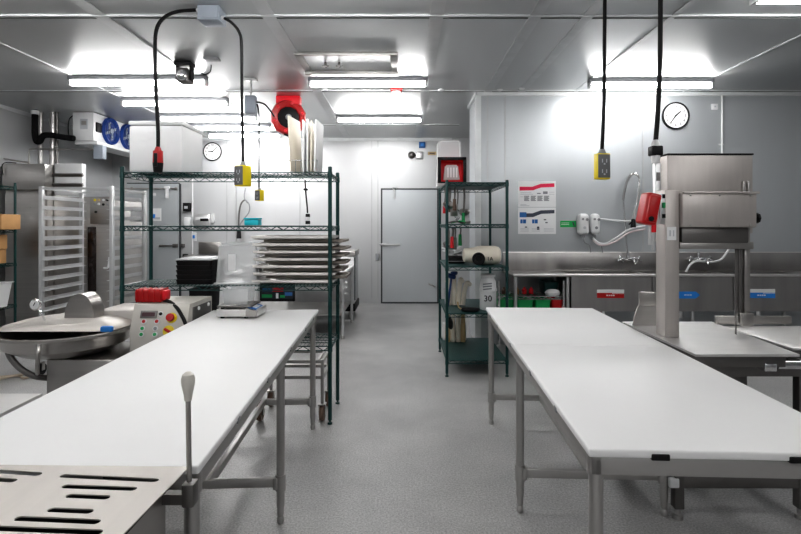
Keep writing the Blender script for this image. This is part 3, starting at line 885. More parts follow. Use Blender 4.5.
# ================================================================ FOREGROUND SLOTTED PLATE
zp = .884
def pl(px, py):
    Y = (EYE - zp) * F / (py - CY)
    return ((px - CX) * Y / F, Y)
outer = [(-.548, 1.275), (-1.40, 1.292), (-1.40, .62), (-.575, .62)]
slots = [(-22, 38, 472), (-20, 13, 479.5), (64, 155, 478), (66, 133, 487.5), (70, 106, 496.5), (52, 89, 510.5), (19, 96, 520), (-8, 98, 530)]
cu = bpy.data.curves.new('plate', 'CURVE')
cu.dimensions = '2D'
cu.fill_mode = 'BOTH'
cu.extrude = .0015
def spline(pts):
    s = cu.splines.new('POLY')
    s.points.add(len(pts) - 1)
    for q, p in zip(s.points, pts):
        q.co = (p[0], p[1], 0, 1)
    s.use_cyclic_u = True
spline(outer)
for i, (a, b, py) in enumerate(slots):
    tilt = (2.0, 1.0, 2.2, 1.2, .8, .8, 1.6, 2)[i]
    x0, y0 = pl(a, py - tilt)
    x1, y1 = pl(b, py + tilt)
    h = .0088
    d = Vector((x1 - x0, y1 - y0, 0)).normalized()
    nrm = Vector((-d.y, d.x, 0))
    pts = []
    for k in range(7):
        an = -PI / 2 + PI * k / 6
        q = Vector((x1, y1, 0)) + d * math.cos(an) * h + nrm * math.sin(an) * h
        pts.append((q.x, q.y))
    for k in range(7):
        an = PI / 2 + PI * k / 6
        q = Vector((x0, y0, 0)) + d * math.cos(an) * h + nrm * math.sin(an) * h
        pts.append((q.x, q.y))
    spline(pts)
ob = bpy.data.objects.new('plate', cu)
COL.objects.link(ob)
bpy.context.view_layer.update()
me = bpy.data.meshes.new_from_object(ob.evaluated_get(bpy.context.evaluated_depsgraph_get()))
bpy.data.objects.remove(ob)
t = thing('slotted_machine', 'low stainless machine with slotted top plate in the left foreground', 'machine', (-1.05, .95, 0))
mb = MB()
me.transform(Matrix.Translation((0, 0, zp - .0015)))
mb.bm.from_mesh(me)
mb.build('slotted_top', 'plate', t, False)
MB().b2(-1.385, -.60, .64, 1.225, .55, .70, bev=.006).build('body', 'steel_dark', t)
MB().b2(-1.38, -.605, .645, 1.22, .70, .705).b2(-1.38, -.605, 1.215, 1.222, .70, .868).b2(-1.387, -1.38, .645, 1.22, .70, .868).build('slot_shade', 'black', t)  # black sheets stand in for the shade inside the slots
MB().b2(-.60, -.588, .63, 1.235, .62, .865, bev=.003).build('side_panel', 'steel', t)
MB().b2(-.589, -.572, .63, 1.25, .862, .8795).build('gap_shade', 'rubber', t)  # black strip paints the shade of the gap at the plate edge
for x in (-1.35, -.64):
    for y in (.68, 1.15):
        MB().cyl((x, y, 0), (x, y, .605), .024).build('leg', 'tube', t)
# lever
lb = Vector((-.526, 1.225, 0))
lv = MB().cyl((lb.x, lb.y, .86), (lb.x - .003, lb.y, 1.085), .0062, 12).build('lever', 'steel', t)
MB().lathe([(0, -.004), (.0085, -.004), (.0105, .012), (.0155, .036), (.0165, .048), (.0135, .06), (.006, .066), (0, .067)], (lb.x - .003, lb.y, 1.074)).build('lever_knob', 'knob', lv)
MB().b2(lb.x - .013, lb.x + .017, lb.y - .018, lb.y + .018, .815, .872, bev=.005).b2(-.588, lb.x - .01, lb.y - .012, lb.y + .012, .82, .845).build('lever_bracket', 'steel_dark', t)

# small steel side table at the far left
t = thing('side_table', 'low stainless side table left of the white work table', 'table', (-1.85, 1.6, 0))
MB().poly([(-2.35, 1.34, .838), (-1.338, 1.34, .838), (-1.358, 1.875, .838), (-2.35, 1.875, .838)], (0, 0, .03)).build('tabletop', 'polish', t)
for x in (-2.3, -1.40):
    for y in (1.39, 1.82):
        MB().cyl((x, y, 0), (x, y, .838), .02).build('leg', 'tube', t)
MB().b2(-2.3, -1.40, 1.39, 1.82, .22, .24).build('undershelf', 'steel_h', t)

# floor hose
tag(MB().tube(curve([(-4.4, 4.90, .012), (-4.05, 4.87, .012), (-3.82, 4.94, .012), (-3.70, 4.86, .012), (-3.64, 4.90, .03), (-3.70, 4.94, .034), (-3.82, 4.86, .03), (-3.98, 4.78, .012), (-4.4, 4.76, .012)], 8), .012, 8).build('floor_hose', 'beige'), 'beige hose lying loose on the floor at left', 'hose')

# ================================================================ THINGS ON / IN THE GREEN RACK
zt = 1.90
# white foam box
t = thing('foam_box', 'tall white foam box on top of the long green rack', 'box', (-1.88, 4.0, zt))
MB().b2(-2.085, -1.68, 3.79, 4.18, zt + .001, 2.255, bev=.012).build('body', 'whitebox', t)
MB().b2(-2.09, -1.675, 3.785, 4.185, 2.257, 2.29, bev=.01).build('lid', 'whitebox', t)
# cutting boards in wire stand
t = thing('board_stand', 'small wire stand holding the upright boards on the green rack', 'stand', (-.80, 3.97, zt))
mb = MB()
x0, x1 = -.92, -.67
for y in (3.86, 4.08):
    mb.tube([(x0, y, zt + .006), (x1, y, zt + .006)], .004, 6)
    mb.tube([(x0, y, zt + .10), (x1, y, zt + .10)], .004, 6)
for k in range(7):
    x = x0 + (x1 - x0) * k / 6
    mb.tube([(x, 3.86, zt + .006), (x, 3.86, zt + .1)], .003, 5).tube([(x, 4.08, zt + .006), (x, 4.08, zt + .1)], .003, 5).tube([(x, 3.86, zt + .006), (x, 4.08, zt + .006)], .003, 5)
mb.build('wires', 'chrome', t)
bl = ['leftmost cream cutting board standing in the wire stand', 'second cream board from the left in the wire stand', 'third board from the left in the wire stand', 'fourth board in the wire stand, second from the right', 'rightmost board standing in the wire stand']
for k, (px, h, ry, rz) in enumerate(((288, .43, -.05, -.15), (300.5, .40, -.01, .06), (304.5, .405, 0, .08), (308, .39, .01, .07), (311.5, .40, .03, -.06))):
    xn = (px - CX) * 3.84 / F + .02
    dx, dy = -math.sin(rz) * .125, math.cos(rz) * .125
    mb = MB().box((xn + dx + math.sin(ry) * h / 2, 3.845 + dy, zt + .014 + h / 2), (.013, .25, h), ry=ry, rz=rz, bev=.004)
    tag(mb.build('cutting_board', 'cream' if k in (0, 3) else 'poly'), bl[k], 'cutting board', 'upright boards on the green rack')
# cyan box on shelf 2
p = P(253, 221, 3.95)
t = thing('cyan_box', 'small bright cyan box on the second shelf of the green rack', 'box', (p.x, 3.95, 1.496))
MB().b2(p.x - .055, p.x + .055, 3.9, 4.0, 1.497, 1.542, bev=.006).build('body', 'cyan', t)
MB().b2(p.x - .058, p.x + .058, 3.897, 4.003, 1.543, 1.556, bev=.004).build('lid', 'cyan', t)

# sheet pans
def pan(cx, cy, z, W, D, h=.05, m_='pan'):
    t = thing('sheet_pan', 'x', 'sheet pan', (cx, cy, z), 0, 'stacked sheet pans on the green rack')
    mb = MB()
    def ring(w, d, zz):
        return [mb.bm.verts.new((cx + sx * w / 2, cy + sy * d / 2, z + zz)) for sx, sy in ((1, 1), (-1, 1), (-1, -1), (1, -1))]
    R = [ring(W - .07, D - .07, 0), ring(W - .012, D - .012, h - .018), ring(W, D, h - .018), ring(W, D, h), ring(W - .02, D - .02, h), ring(W - .075, D - .075, .004)]
    for A_, B_ in zip(R, R[1:]):
        for k in range(4):
            mb.bm.faces.new((A_[k], A_[(k + 1) % 4], B_[(k + 1) % 4], B_[k]))
    mb.bm.faces.new(R[0])
    mb.bm.faces.new(R[-1])
    mb.build('tray', m_, t)
    return t
ords = ['bottom', 'second from the bottom', 'third from the bottom', 'middle', 'third from the top', 'second from the top', 'topmost']
ords6 = ['bottom', 'second from the bottom', 'third from the bottom', 'third from the top', 'second from the top', 'topmost']
for k in range(7):
    z = 1.054 + k * .0556
    off = (0, .01, .006, .014, .01, .004, -.01)[k]
    tt = pan(-.845 + off, 3.985, z, .62, .39, .0285)
    tt['label'] = 'pale aluminium sheet pan with projecting rim, %s in the stack' % ords[k]
    if k < 6:
        tt = pan(-.765 + (.012, -.01, .008, 0, .014, -.006)[k], 4.02, z + .029, .62, .33, .025, 'panshade')
        tt['label'] = 'sheet pan set back in painted shade and showing at right, %s of those' % ords6[k]
# black trays
ords5 = ['bottom', 'second from bottom', 'middle', 'fourth from bottom', 'top']
for k in range(5):
    z = 1.048 + k * .036
    t = tub('black_tray', 'black food tray, %s of the black stack on the rack' % ords5[k], 'tray', -1.605, 3.96, z, .275, .30, .0355, 'black', .97, .006, .002, 'stacked black trays on the green rack')
MB().b2(-1.745, -1.465, 3.81, 4.11, 1.2295, 1.241, bev=.005).b2(-1.72, -1.49, 3.835, 4.085, 1.241, 1.248, bev=.003).build('lid', 'frost', t)
# clear bin, upside down
t = thing('clear_bin', 'clear plastic bin with white label on the green rack', 'bin', (-1.27, 3.98, 1.046))
mb = MB()
def rbox(mb, cx, cy, z0, w0, d0, z1, w1, d1):
    pts = []
    for (w, d, z) in ((w0, d0, z0), (w1, d1, z1)):
        pts.append([mb.bm.verts.new((cx + sx * w / 2, cy + sy * d / 2, z)) for sx, sy in ((1, 1), (-1, 1), (-1, -1), (1, -1))])
    for k in range(4):
        mb.bm.faces.new((pts[0][k], pts[0][(k + 1) % 4], pts[1][(k + 1) % 4], pts[1][k]))
    mb.bm.faces.new(pts[1])
    return pts
rbox(mb, -1.27, 3.98, 1.05, .335, .36, 1.36, .30, .32)
es = [e for e in mb.bm.edges]
bmesh.ops.bevel(mb.bm, geom=[e for e in mb.bm.edges if not e.is_boundary], offset=.02, segments=3, affect='EDGES')
mb.build('shell', 'clear', t)
MB().b2(-1.445, -1.095, 3.79, 4.17, 1.048, 1.062, bev=.004).build('rim', 'frost', t)
MB().b2(-1.335, -1.275, 3.792, 3.794, 1.15, 1.28).build('label_sheet', 'paper', t)
MB().b2(-1.27, -1.15, 3.9, 4.08, 1.065, 1.18, bev=.02).build('packet', 'white', t)
# hanging black extension lead
t = thing('extension_lead', 'short black extension lead hanging from the rack top', 'cable', P(305.5, 178, 3.98))
MB().tube(curve([P(305, 180, 3.98), P(306, 195, 3.98), P(307, 205, 3.98), P(307.5, 213, 3.98)]), .006, 6).build('cord', 'rubber', t)
for i, (py, m_, w_) in enumerate(((189.5, 'black', .032), (215.5, 'black', .032), (218.5, 'white', .03), (222.5, 'black', .034), (226, 'white', .026))):
    MB().box(P(305.7 if i == 0 else 307.8, py, 3.98), (w_, .03, .016 if i in (0,) else .026), bev=.004).build('plug' if m_ == 'black' else 'socket', m_, t)
# monitor
t = thing('small_monitor', 'small black screen showing a colourful picture under the rack shelf', 'monitor', P(277, 301.5, 3.95))
a, b = P(259.5, 301.5, 3.9), P(294.5, 284.5, 3.9)
MB().b2(a.x, b.x, 3.9, 3.925, a.z, b.z, bev=.004).b2((a.x + b.x) / 2 - .02, (a.x + b.x) / 2 + .02, 3.92, 3.99, b.z - .04, 1.02).build('casing', 'black', t)
mb = MB()
ww, hh = b.x - a.x - .024, b.z - a.z - .03
ox, oz_ = a.x + .012, a.z + .02
mb.b2(ox, ox + ww, 3.897, 3.899, oz_, oz_ + hh)
for (i, u0, u1, v0, v1) in ((1, .03, .35, .1, .35), (2, .35, .7, .55, .85), (3, .47, .55, .05, .45), (1, .6, .75, .1, .3), (4, .75, .98, .25, .5), (4, .05, .4, .6, .8)):
    mb.m(i).b2(ox + u0 * ww, ox + u1 * ww, 3.8955, 3.8975, oz_ + v0 * hh, oz_ + v1 * hh)
mb.build('screen', ['screen', 'leaf', 'redbin', 'white', 'poster_blue'], t)

# cart under the rack
t = thing('wheeled_dolly', 'low steel dolly on brown casters under the green rack', 'cart', (-.86, 4.0, 0))
dx0_, dx1_, dy0, dy1 = -1.10, -.625, 3.83, 4.14
for x in (dx0_, dx1_):
    for y in (dy0, dy1):
        MB().b2(x - .012, x + .012, y - .012, y + .012, .13, .47, bev=.003).build('upright', 'tube', t)
        wl = MB().lathe([(.02, -.016), (.055, -.018), (.062, 0), (.055, .018), (.02, .016)], (x, y, .062), (1, 0, 0), 20).build('caster', 'brown', t)
        MB().b2(x - .026, x - .02, y - .02, y + .02, .05, .13).b2(x + .02, x + .026, y - .02, y + .02, .05, .13).b2(x - .028, x + .028, y - .03, y + .03, .125, .135).build('caster_fork', 'steel', wl)
for z in (.455, .335):
    MB().b2(dx0_, dx1_, dy0 - .011, dy0 + .011, z - .012, z + .012).b2(dx0_, dx1_, dy1 - .011, dy1 + .011, z - .012, z + .012).b2(dx0_ - .011, dx0_ + .011, dy0, dy1, z - .012, z + .012).b2(dx1_ - .011, dx1_ + .011, dy0, dy1, z - .012, z + .012).build('frame_ring', 'tube', t)
MB().tube([(dx1_ - .03, dy0, .46), (dx1_ + .02, dy1, .54)], .009, 8).build('push_bar', 'tube', t)

# scale on the left table
sx, sy = -1.115, 3.46
t = thing('bench_scale', 'stainless bench scale at the far end of the left table', 'scale', (sx, sy, TZ))
MB().b2(-1.265, -.985, 3.36, 3.58, TZ + .012, TZ + .062, bev=.006).build('base', 'polish', t)
mb = MB()
mb.poly([(-.99, 3.345, TZ + .014), (-.985, 3.345, TZ + .05), (-.985, 3.345, TZ + .052), (-1.06, 3.345, TZ + .075), (-1.06, 3.345, TZ + .014)], (0, .235, 0))
mb.build('display_housing', 'steel', t)
MB().poly([(-.99, 3.36, TZ + .0565), (-1.05, 3.36, TZ + .075), (-1.05, 3.54, TZ + .075), (-.99, 3.54, TZ + .0565)], (.001, 0, .003)).m(1).poly([(-1.005, 3.40, TZ + .063), (-1.035, 3.40, TZ + .0725), (-1.035, 3.5, TZ + .0725), (-1.005, 3.5, TZ + .063)], (.001, 0, .003)).build('display', ['poster_blue', 'inklight'], t)
MB().b2(-1.262, -1.03, 3.365, 3.60, TZ + .074, TZ + .086, bev=.004).build('weighing_plate', 'steel_dark', t)
for x in (-1.23, -1.07):
    for y in (3.39, 3.55):
        MB().cyl((x, y, TZ + .06), (x, y, TZ + .076), .012).build('plate_support', 'black', t)
        MB().cyl((x, y, TZ), (x, y, TZ + .014), .014).build('foot', 'rubber', t)
# clear jar on scale
t = thing('clear_container', 'clear square container standing on the bench scale', 'container', (-1.15, 3.48, TZ + .087))
z = TZ + .0875
mb = MB()
rbox(mb, -1.15, 3.49, z, .16, .15, z + .105, .175, .165)
mb.poly([(-1.23, 3.415, z), (-1.07, 3.415, z), (-1.07, 3.565, z), (-1.23, 3.565, z)])
mb.build('shell', 'clear', t)
MB().cyl((-1.145, 3.49, z + .005), (-1.145, 3.49, z + .085), .028, 16).build('cup', 'white', t)

# ================================================================ RIGHT GREEN RACK
kx0, kx1, ky0, ky1 = .425, 1.02, 4.95, 5.92
t = thing('wire_shelving', 'narrow green shelving rack beside the right table', 'shelving', ((kx0 + kx1) / 2, (ky0 + ky1) / 2, 0))
posts(t, (kx0, kx1), (ky0, ky1), 1.935)
for z in (1.92, 1.505, 1.085, .62, .16):
    mb = wire_shelf(kx0, kx1, ky0, ky1, z, sp=.022)
    mb.b2(kx0 + .006, kx1 - .006, ky0 + .006, ky1 - .006, z - .006, z + .002)
    if z in (1.505,):
        pass
    mb.build('shelf', 'greenmat', t)
zs3, zs4 = 1.0875, .6225
# top: red bin on its side with white boxes
t = thing('red_bin', 'red bin with black rim lying open on the rear rack top', 'bin', (.56, 5.15, 1.925))
c0 = Vector((.565, 5.12, 1.925))
a, b = P(438, 185.5, 5.1), P(466, 157.5, 5.1)
x0, x1, z0, z1 = a.x, b.x, 1.926, b.z
mb = MB()
def frame_ring(x0, x1, z0, z1, y, ins):
    return [(x0 + ins, y, z0 + ins), (x1 - ins, y, z0 + ins), (x1 - ins, y, z1 - ins), (x0 + ins, y, z1 - ins)]
rs = [frame_ring(x0, x1, z0, z1, 5.10, 0), frame_ring(x0, x1, z0, z1, 5.10, .022), frame_ring(x0, x1, z0, z1, 5.24, .03), ]
rv = [[mb.bm.verts.new(p) for p in r] for r in rs]
for A_, B_ in zip(rv, rv[1:]):
    for k in range(4):
        mb.bm.faces.new((A_[k], A_[(k + 1) % 4], B_[(k + 1) % 4], B_[k]))
mb.bm.faces.new(rv[-1])
ro = [[mb.bm.verts.new(p) for p in r] for r in (frame_ring(x0, x1, z0, z1, 5.10, .002), frame_ring(x0, x1, z0, z1, 5.25, .02))]
for k in range(4):
    mb.bm.faces.new((ro[0][k], ro[0][(k + 1) % 4], ro[1][(k + 1) % 4], ro[1][k]))
mb.bm.faces.new(ro[1])
mb.build('shell', 'redbin', t)
mb = MB()
e = .03
mb.b2(x0 - .004, x1 + .004, 5.085, 5.105, z1 - e, z1 + .004, bev=.006).b2(x0 - .004, x0 + e, 5.085, 5.105, z0, z1, bev=.006).b2(x1 - e, x1 + .004, 5.085, 5.105, z0, z1, bev=.006).b2(x0, x1, 5.085, 5.105, z0, z0 + .016, bev=.004)
mb.build('rim', 'black', t)
t = thing('clear_tub', 'clear tub tucked inside the open red bin', 'tub', (.555, 5.2, z0 + .045))
mb = MB()
zc0 = z0 + .042
rbox(mb, (x0 + x1) / 2, 5.175, zc0, .165, .10, zc0 + .15, .13, .09)
bmesh.ops.bevel(mb.bm, geom=[e_ for e_ in mb.bm.edges if not e_.is_boundary], offset=.012, segments=2, affect='EDGES')
mb.build('shell', 'frost', t)
mb = MB()
for k in range(4):
    x = (x0 + x1) / 2 - .045 + .03 * k
    mb.b2(x, x + .012, 5.118, 5.126, zc0 + .02, zc0 + .12)
mb.build('rib', 'white', t)
p0, p1 = P(438, 184, 5.5), P(461, 140, 5.5)
t = thing('white_bin', 'frosted white bin standing behind the red bin on the rack', 'bin', ((p0.x + p1.x) / 2, 5.6, 1.925))
mb = MB()
rbox(mb, (p0.x + p1.x) / 2, 5.62, 1.926, .27, .3, p1.z, .245, .26)
bmesh.ops.bevel(mb.bm, geom=[e_ for e_ in mb.bm.edges if not e_.is_boundary], offset=.02, segments=3, affect='EDGES')
mb.build('shell', 'frost', t)
MB().b2((p0.x + p1.x) / 2 - .125, (p0.x + p1.x) / 2 + .125, 5.5, 5.74, 1.93, 2.2, bev=.02).build('liner', 'white', t)

# cream jug lying on shelf 3
t = thing('plastic_jug', 'cream plastic jug marked 1A lying on the rear rack shelf', 'jug', (.82, 5.25, zs3))
ja, jb = P(463.5, 257.5, 5.15), P(502, 256, 5.15)
jr = .098
jc = zs3 + jr + .001
L = jb.x - ja.x
ax0 = Vector((ja.x, 5.2, jc - .01))
MB().lathe([(0, 0), (.05, 0), (.072, .012), (.078, .09), (.084, .12), (jr - .004, .15), (jr, .19), (jr, .33), (jr - .012, .37), (jr - .035, .388), (0, .392)], (ax0.x, 5.2, jc), (1, 0, 0), 28, 1, 1).build('body', 'cream', t)
cc = Vector((P(478.5, 261, 5.1).x, 5.09, P(478.5, 261, 5.1).z))
MB().lathe([(0, 0), (.063, 0), (.066, .03), (.058, .036), (.036, .034), (.033, .022), (0, .022)], (cc.x, 5.118, max(cc.z, zs3 + .068)), (0, -1, .0), 24).build('cap', 'black', t)
MB().text('1A', .055, (P(490, 259, 5.1).x, 5.0985, P(490, 259, 5.1).z), ext=.003).build('marking', 'black', t)
# dark box beside jug and crumpled cloth
p0, p1 = P(448, 262, 5.4), P(464, 254, 5.4)
tag(MB().b2(p0.x, p1.x, 5.32, 5.6, zs3 + .001, zs3 + .07, bev=.006).m(1).b2(p0.x, p1.x, 5.318, 5.602, zs3 + .022, zs3 + .03).build('dark_case', ['black', 'grey']), 'flat dark case on the rack shelf left of the cream jug', 'case')
mb = MB()
for k, (x, y, z, ry, rz) in enumerate(((.50, 5.42, .105, .5, .3), (.56, 5.46, .115, -.6, .1), (.60, 5.4, .10, -.3, -.4), (.53, 5.5, .095, .2, .8))):
    mb.box((x, y, zs3 + z + .02), (.16, .16, .016), ry=ry, rz=rz, bev=.006)
mb.build('folded_cloth', 'white')
COL.objects[-1]
o = [x for x in COL.objects if x.name.startswith('folded_cloth')][-1]
tag(o, 'crumpled white cloth lying on the dark case in the rack', 'cloth')

# hanging tools under rack top (S-hooks on shelf edge)
def ladle(label, x, y, ztop, L, kind):
    t = thing('hanging_utensil', label, 'utensil', (x, y, ztop), 0, 'metal utensils hanging in the narrow rack')
    MB().tube(curve([(x, y, ztop), (x + .008, y, ztop - L * .3), (x, y, ztop - L)], 5), .0075, 6).tube(curve([(x, y, ztop - .01), (x + .006, y, ztop + .008), (x + .014, y, ztop - .008)], 4), .003, 5).build('handle', 'steel_dark', t)
    if kind == 0:
        MB().lathe([(0, -.05), (.04, -.042), (.058, -.014), (.06, 0), (.056, 0), (.036, -.036), (0, -.043)], (x, y - .02, ztop - L), (0, -.6, 1), 18).build('bowl', 'steel', t)
    elif kind == 1:
        MB().box((x, y, ztop - L - .05), (.085, .005, .13), bev=.0015, rz=.3).build('blade', 'steel', t)
    elif kind == 2:
        mb = MB()
        for k in range(6):
            a = PI * k / 6
            mb.tube(curve([(x, y, ztop - L), (x + .035 * math.cos(a), y + .035 * math.sin(a), ztop - L - .08), (x, y, ztop - L - .14), (x - .035 * math.cos(a), y - .035 * math.sin(a), ztop - L - .08), (x, y, ztop - L)], 4), .0018, 4)
        mb.build('whisk_wires', 'chrome', t)
    else:
        MB().cyl((x, y, ztop - L - .11), (x, y, ztop - L + .01), .021, 10, .016).build('grip', {3: 'brown', 4: 'leaf', 5: 'redbin'}[kind], t)
    return t
zh = 1.89
for args in (('steel ladle hanging highest at the left of the narrow rack', .47, 5.3, .17, 0),
             ('brown handled tool hanging left in the narrow rack', .50, 5.45, .14, 3),
             ('dark red handled tool hanging in the narrow rack', .455, 5.6, .15, 5),
             ('flat steel spatula hanging in the narrow rack', .54, 5.4, .18, 1),
             ('wire whisk hanging in the narrow rack', .585, 5.5, .2, 2),
             ('thick brown handled tool second from the left in the narrow rack', .525, 5.2, .13, 3),
             ('long thin steel ladle hanging rightmost in the narrow rack', .655, 5.45, .24, 0),
             ('thin tool with a green grip hanging in the narrow rack', .635, 5.35, .27, 4)):
    ladle(args[0], args[1], args[2], zh, args[3], args[4])
zh = 1.47
for args in (('steel ladle hanging below the second rack shelf', .47, 5.3, .17, 0),
             ('flat steel scraper hanging below the second rack shelf', .53, 5.4, .12, 1),
             ('green handled tool hanging below the second rack shelf', .60, 5.35, .08, 4),
             ('dark red handled tool hanging below the second rack shelf', .50, 5.2, .10, 5),
             ('wire whisk hanging below the second rack shelf', .565, 5.55, .12, 2)):
    ladle(args[0], args[1], args[2], zh, args[3], args[4])
# tools lying on shelf 2
z = 1.51
for k, (x0, y0, x1, y1, m_, lab) in enumerate(((.46, 5.1, .62, 5.3, 'steel_dark', 'dark steel rod lying on the second rack shelf'), (.5, 5.3, .66, 5.15, 'leaf', 'green handled brush lying on the second rack shelf'), (.46, 5.45, .64, 5.5, 'steel', 'bright steel tongs lying on the second rack shelf'))):
    t = thing('kitchen_tool', lab, 'utensil', (x0, y0, z), 0, 'tools lying on the second rack shelf')
    MB().tube(curve([(x0, y0, z + .012), ((x0 + x1) / 2, (y0 + y1) / 2, z + .03), (x1, y1, z + .014)], 5), .008, 8).build('handle', m_, t)
    MB().box((x1, y1, z + .02), (.05, .03, .03), rz=.6, bev=.006).build('head', 'steel', t)

# white bottle on shelf 4
t = thing('white_jar', 'white plastic bottle with black writing on the lower rack shelf', 'bottle', (.85, 5.2, zs4))
p0, p1 = P(480, 311, 5.15), P(497.5, 275, 5.15)
xc = (p0.x + p1.x) / 2
Rj = (p1.x - p0.x) / 2
H = p1.z - p0.z
hb = P(0, 312.5, 5.15).z
MB().lathe([(0, 0), (Rj * .85, 0), (Rj * .95, .015), (Rj * .95, H * .5), (Rj * 1.02, H * .52), (Rj * 1.02, H * .58), (Rj * .95, H * .6), (Rj * .9, H * .78), (Rj * .72, H * .88), (Rj * .72, H * .9), (Rj * .85, H * .92), (Rj * .85, H * .99), (0, H)], (xc, 5.2, zs4 + .001), seg=28).build('body', 'white', t)
MB().text('30', .085, (xc - .015, 5.2 - Rj * .97, P(0, 299, 5.1).z), ext=.004).build('lettering', 'black', t)
mb = MB()
for k in range(3):
    mb.box((xc - .02, 5.2 - Rj * .97, P(0, 284 + 2.6 * k, 5.1).z), (.09, .008, .012), ry=-.1)
mb.build('printed_lines', 'ink', t)
# cream handles bundle in a bucket (shelf 4)
t = thing('tool_bucket', 'dark blue topped bucket of tools on the lower rack shelf', 'bucket', (.52, 5.5, zs4))
MB().lathe([(0, 0), (.075, 0), (.09, .16), (.094, .165), (.086, .165), (.072, .006), (0, .006)], (.53, 5.55, zs4 + .001), seg=24).build('bucket', 'frost', t)
ll = ['leftmost cream rubber glove hanging from the bucket', 'cream rubber glove second from the left on the bucket', 'cream rubber glove third from the left on the bucket', 'rightmost long cream rubber glove by the bucket']
for k, (x, w, h, lean) in enumerate(((.50, .02, .33, -.06), (.545, .024, .35, .0), (.59, .026, .33, .08), (.64, .024, .29, .14))):
    tag(MB().tube(curve([(x, 5.42, zs4 + .012), (x + lean * .1, 5.42, zs4 + h * .5), (x + lean * .3, 5.43, zs4 + h * .85), (x + lean * .6, 5.45, zs4 + h * .78)], 5), w, 10).build('long_handle', 'cream'),
        ['leftmost pale wooden handle leaning on the lower rack shelf', 'second pale wooden handle on the lower rack shelf', 'third pale wooden handle on the lower rack shelf', 'rightmost pale wooden handle on the lower rack shelf'][k], 'handle', 'pale handles on the lower rack shelf')
tag(MB().box((.50, 5.36, zs4 + .33), (.10, .08, .05), rz=.4, ry=.3, bev=.018).box((.54, 5.38, zs4 + .36), (.07, .06, .04), rz=-.4, bev=.015).tube([(.51, 5.36, zs4 + .33), (.47, 5.36, zs4 + .005)], .012, 8).build('blue_brush', 'navy'), 'dark blue scrubbing brush standing on the lower rack shelf', 'brush')
# black pan/brush near front of shelf 4
t = thing('hand_brush', 'black oval hand brush at the front of the lower rack shelf', 'brush', (.68, 5.0, zs4))
c = P(471, 310, 5.02)
MB().lathe([(0, 0), (.085, 0), (.1, .018), (.09, .034), (0, .042)], (c.x, 5.07, zs4 + .002), seg=24, sx=1, sy=.5).build('head', 'black', t)
MB().tube(curve([(c.x - .08, 5.07, zs4 + .02), (c.x - .12, 5.06, zs4 + .05), (c.x - .13, 5.05, zs4 + .1)], 5), .008, 8).build('handle', 'wood', t)
# pale bundle below (bottom shelf)
zb = .163
for k, (x, m_, h, lab) in enumerate(((.50, 'wood', .36, 'leftmost tan bundle standing on the bottom rack shelf'), (.56, 'cream', .37, 'second cream bundle standing on the bottom rack shelf'), (.62, 'cream', .35, 'third cream bundle standing on the bottom rack shelf'), (.675, 'wood', .37, 'rightmost tan bundle standing on the bottom rack shelf'))):
    tag(MB().lathe([(0, 0), (.026, 0), (.03, .05), (.026, h * .6), (.024, h), (0, h)], (x, 5.72, zb + .002), seg=10).build('tool_roll', m_), lab, 'bundle', 'bundles on the bottom rack shelf')
tag(MB().b2(.45, .72, 5.78, 5.86, zb + .002, zb + .2, bev=.006).build('white_carton', 'white'), 'white carton at the back of the bottom rack shelf', 'box')
tag(MB().tube(curve([(.455, 5.0, .55), (.45, 5.0, .50), (.47, 5.0, .47), (.475, 5.0, .52), (.46, 5.0, .56), (.45, 5.0, .58)], 4), .016, 8).build('black_strap', 'rubber'), 'black strap hanging below the lower rack shelf', 'strap')

# ================================================================ MEAT SAW
t = thing('meat_saw', 'stainless upright meat band saw beside the right table', 'band saw', (1.7, 2.85, 0))
for x in (1.40, 2.03):
    for y in (2.56, 3.2):
        lg = MB().b2(x - .024, x + .024, y - .024, y + .024, .055, .79, bev=.004).build('leg', 'steel_dark', t)
        MB().lathe([(0, 0), (.026, 0), (.026, .02), (.016, .024), (.016, .06), (0, .06)], (x, y, 0)).build('foot', 'tube', lg)
MB().b2(1.376, 2.054, 2.54, 2.58, .16, .22, bev=.004).b2(1.376, 2.054, 3.18, 3.22, .10, .15, bev=.004).b2(1.38, 1.42, 2.56, 3.2, .16, .22, bev=.004).b2(2.01, 2.05, 2.56, 3.2, .16, .22, bev=.004).build('base_frame', 'steel_dark', t)
MB().b2(1.376, 2.06, 2.52, 2.60, .735, .80, bev=.005).b2(1.376, 2.06, 3.16, 3.24, .735, .80, bev=.005).b2(1.376, 1.43, 2.6, 3.2, .735, .8).b2(2.0, 2.06, 2.6, 3.2, .735, .8).build('top_frame', 'steel_dark', t)
MB().b2(1.42, 1.83, 2.66, 3.2, .30, .735, bev=.01).build('lower_wheel_housing', 'steel_dark', t)
MB().poly([(1.412, 2.42, .862), (1.915, 2.42, .862), (1.995, 3.24, .862), (1.412, 3.24, .862)], (0, 0, .012)).build('saw_table', 'polish', t)
MB().b2(1.42, 1.88, 2.46, 3.2, .80, .862, bev=.004).build('table_support', 'steel_dark', t)
MB().b2(2.005, 2.60, 2.58, 3.14, .852, .866, bev=.003).build('side_tray', 'polish', t)
MB().b2(2.02, 2.58, 2.62, 3.1, .80, .852, bev=.003).b2(1.85, 2.06, 2.70, 2.76, .805, .85).b2(1.85, 2.06, 2.98, 3.04, .805, .85).build('tray_support', 'steel_dark', t)
MB().b2(1.97, 2.44, 3.145, 3.175, .8745, .925, bev=.004).build('fence', 'steel', t)
MB().cyl((1.86, 2.5, .80), (1.98, 2.5, .80), .022).box((1.80, 2.48, .80), (.06, .06, .04), bev=.006).build('slide_rail', 'chrome', t)
MB().b2(1.452, 1.532, 2.78, 2.885, .874, 1.695, bev=.005).build('column', 'steel_warm', t)
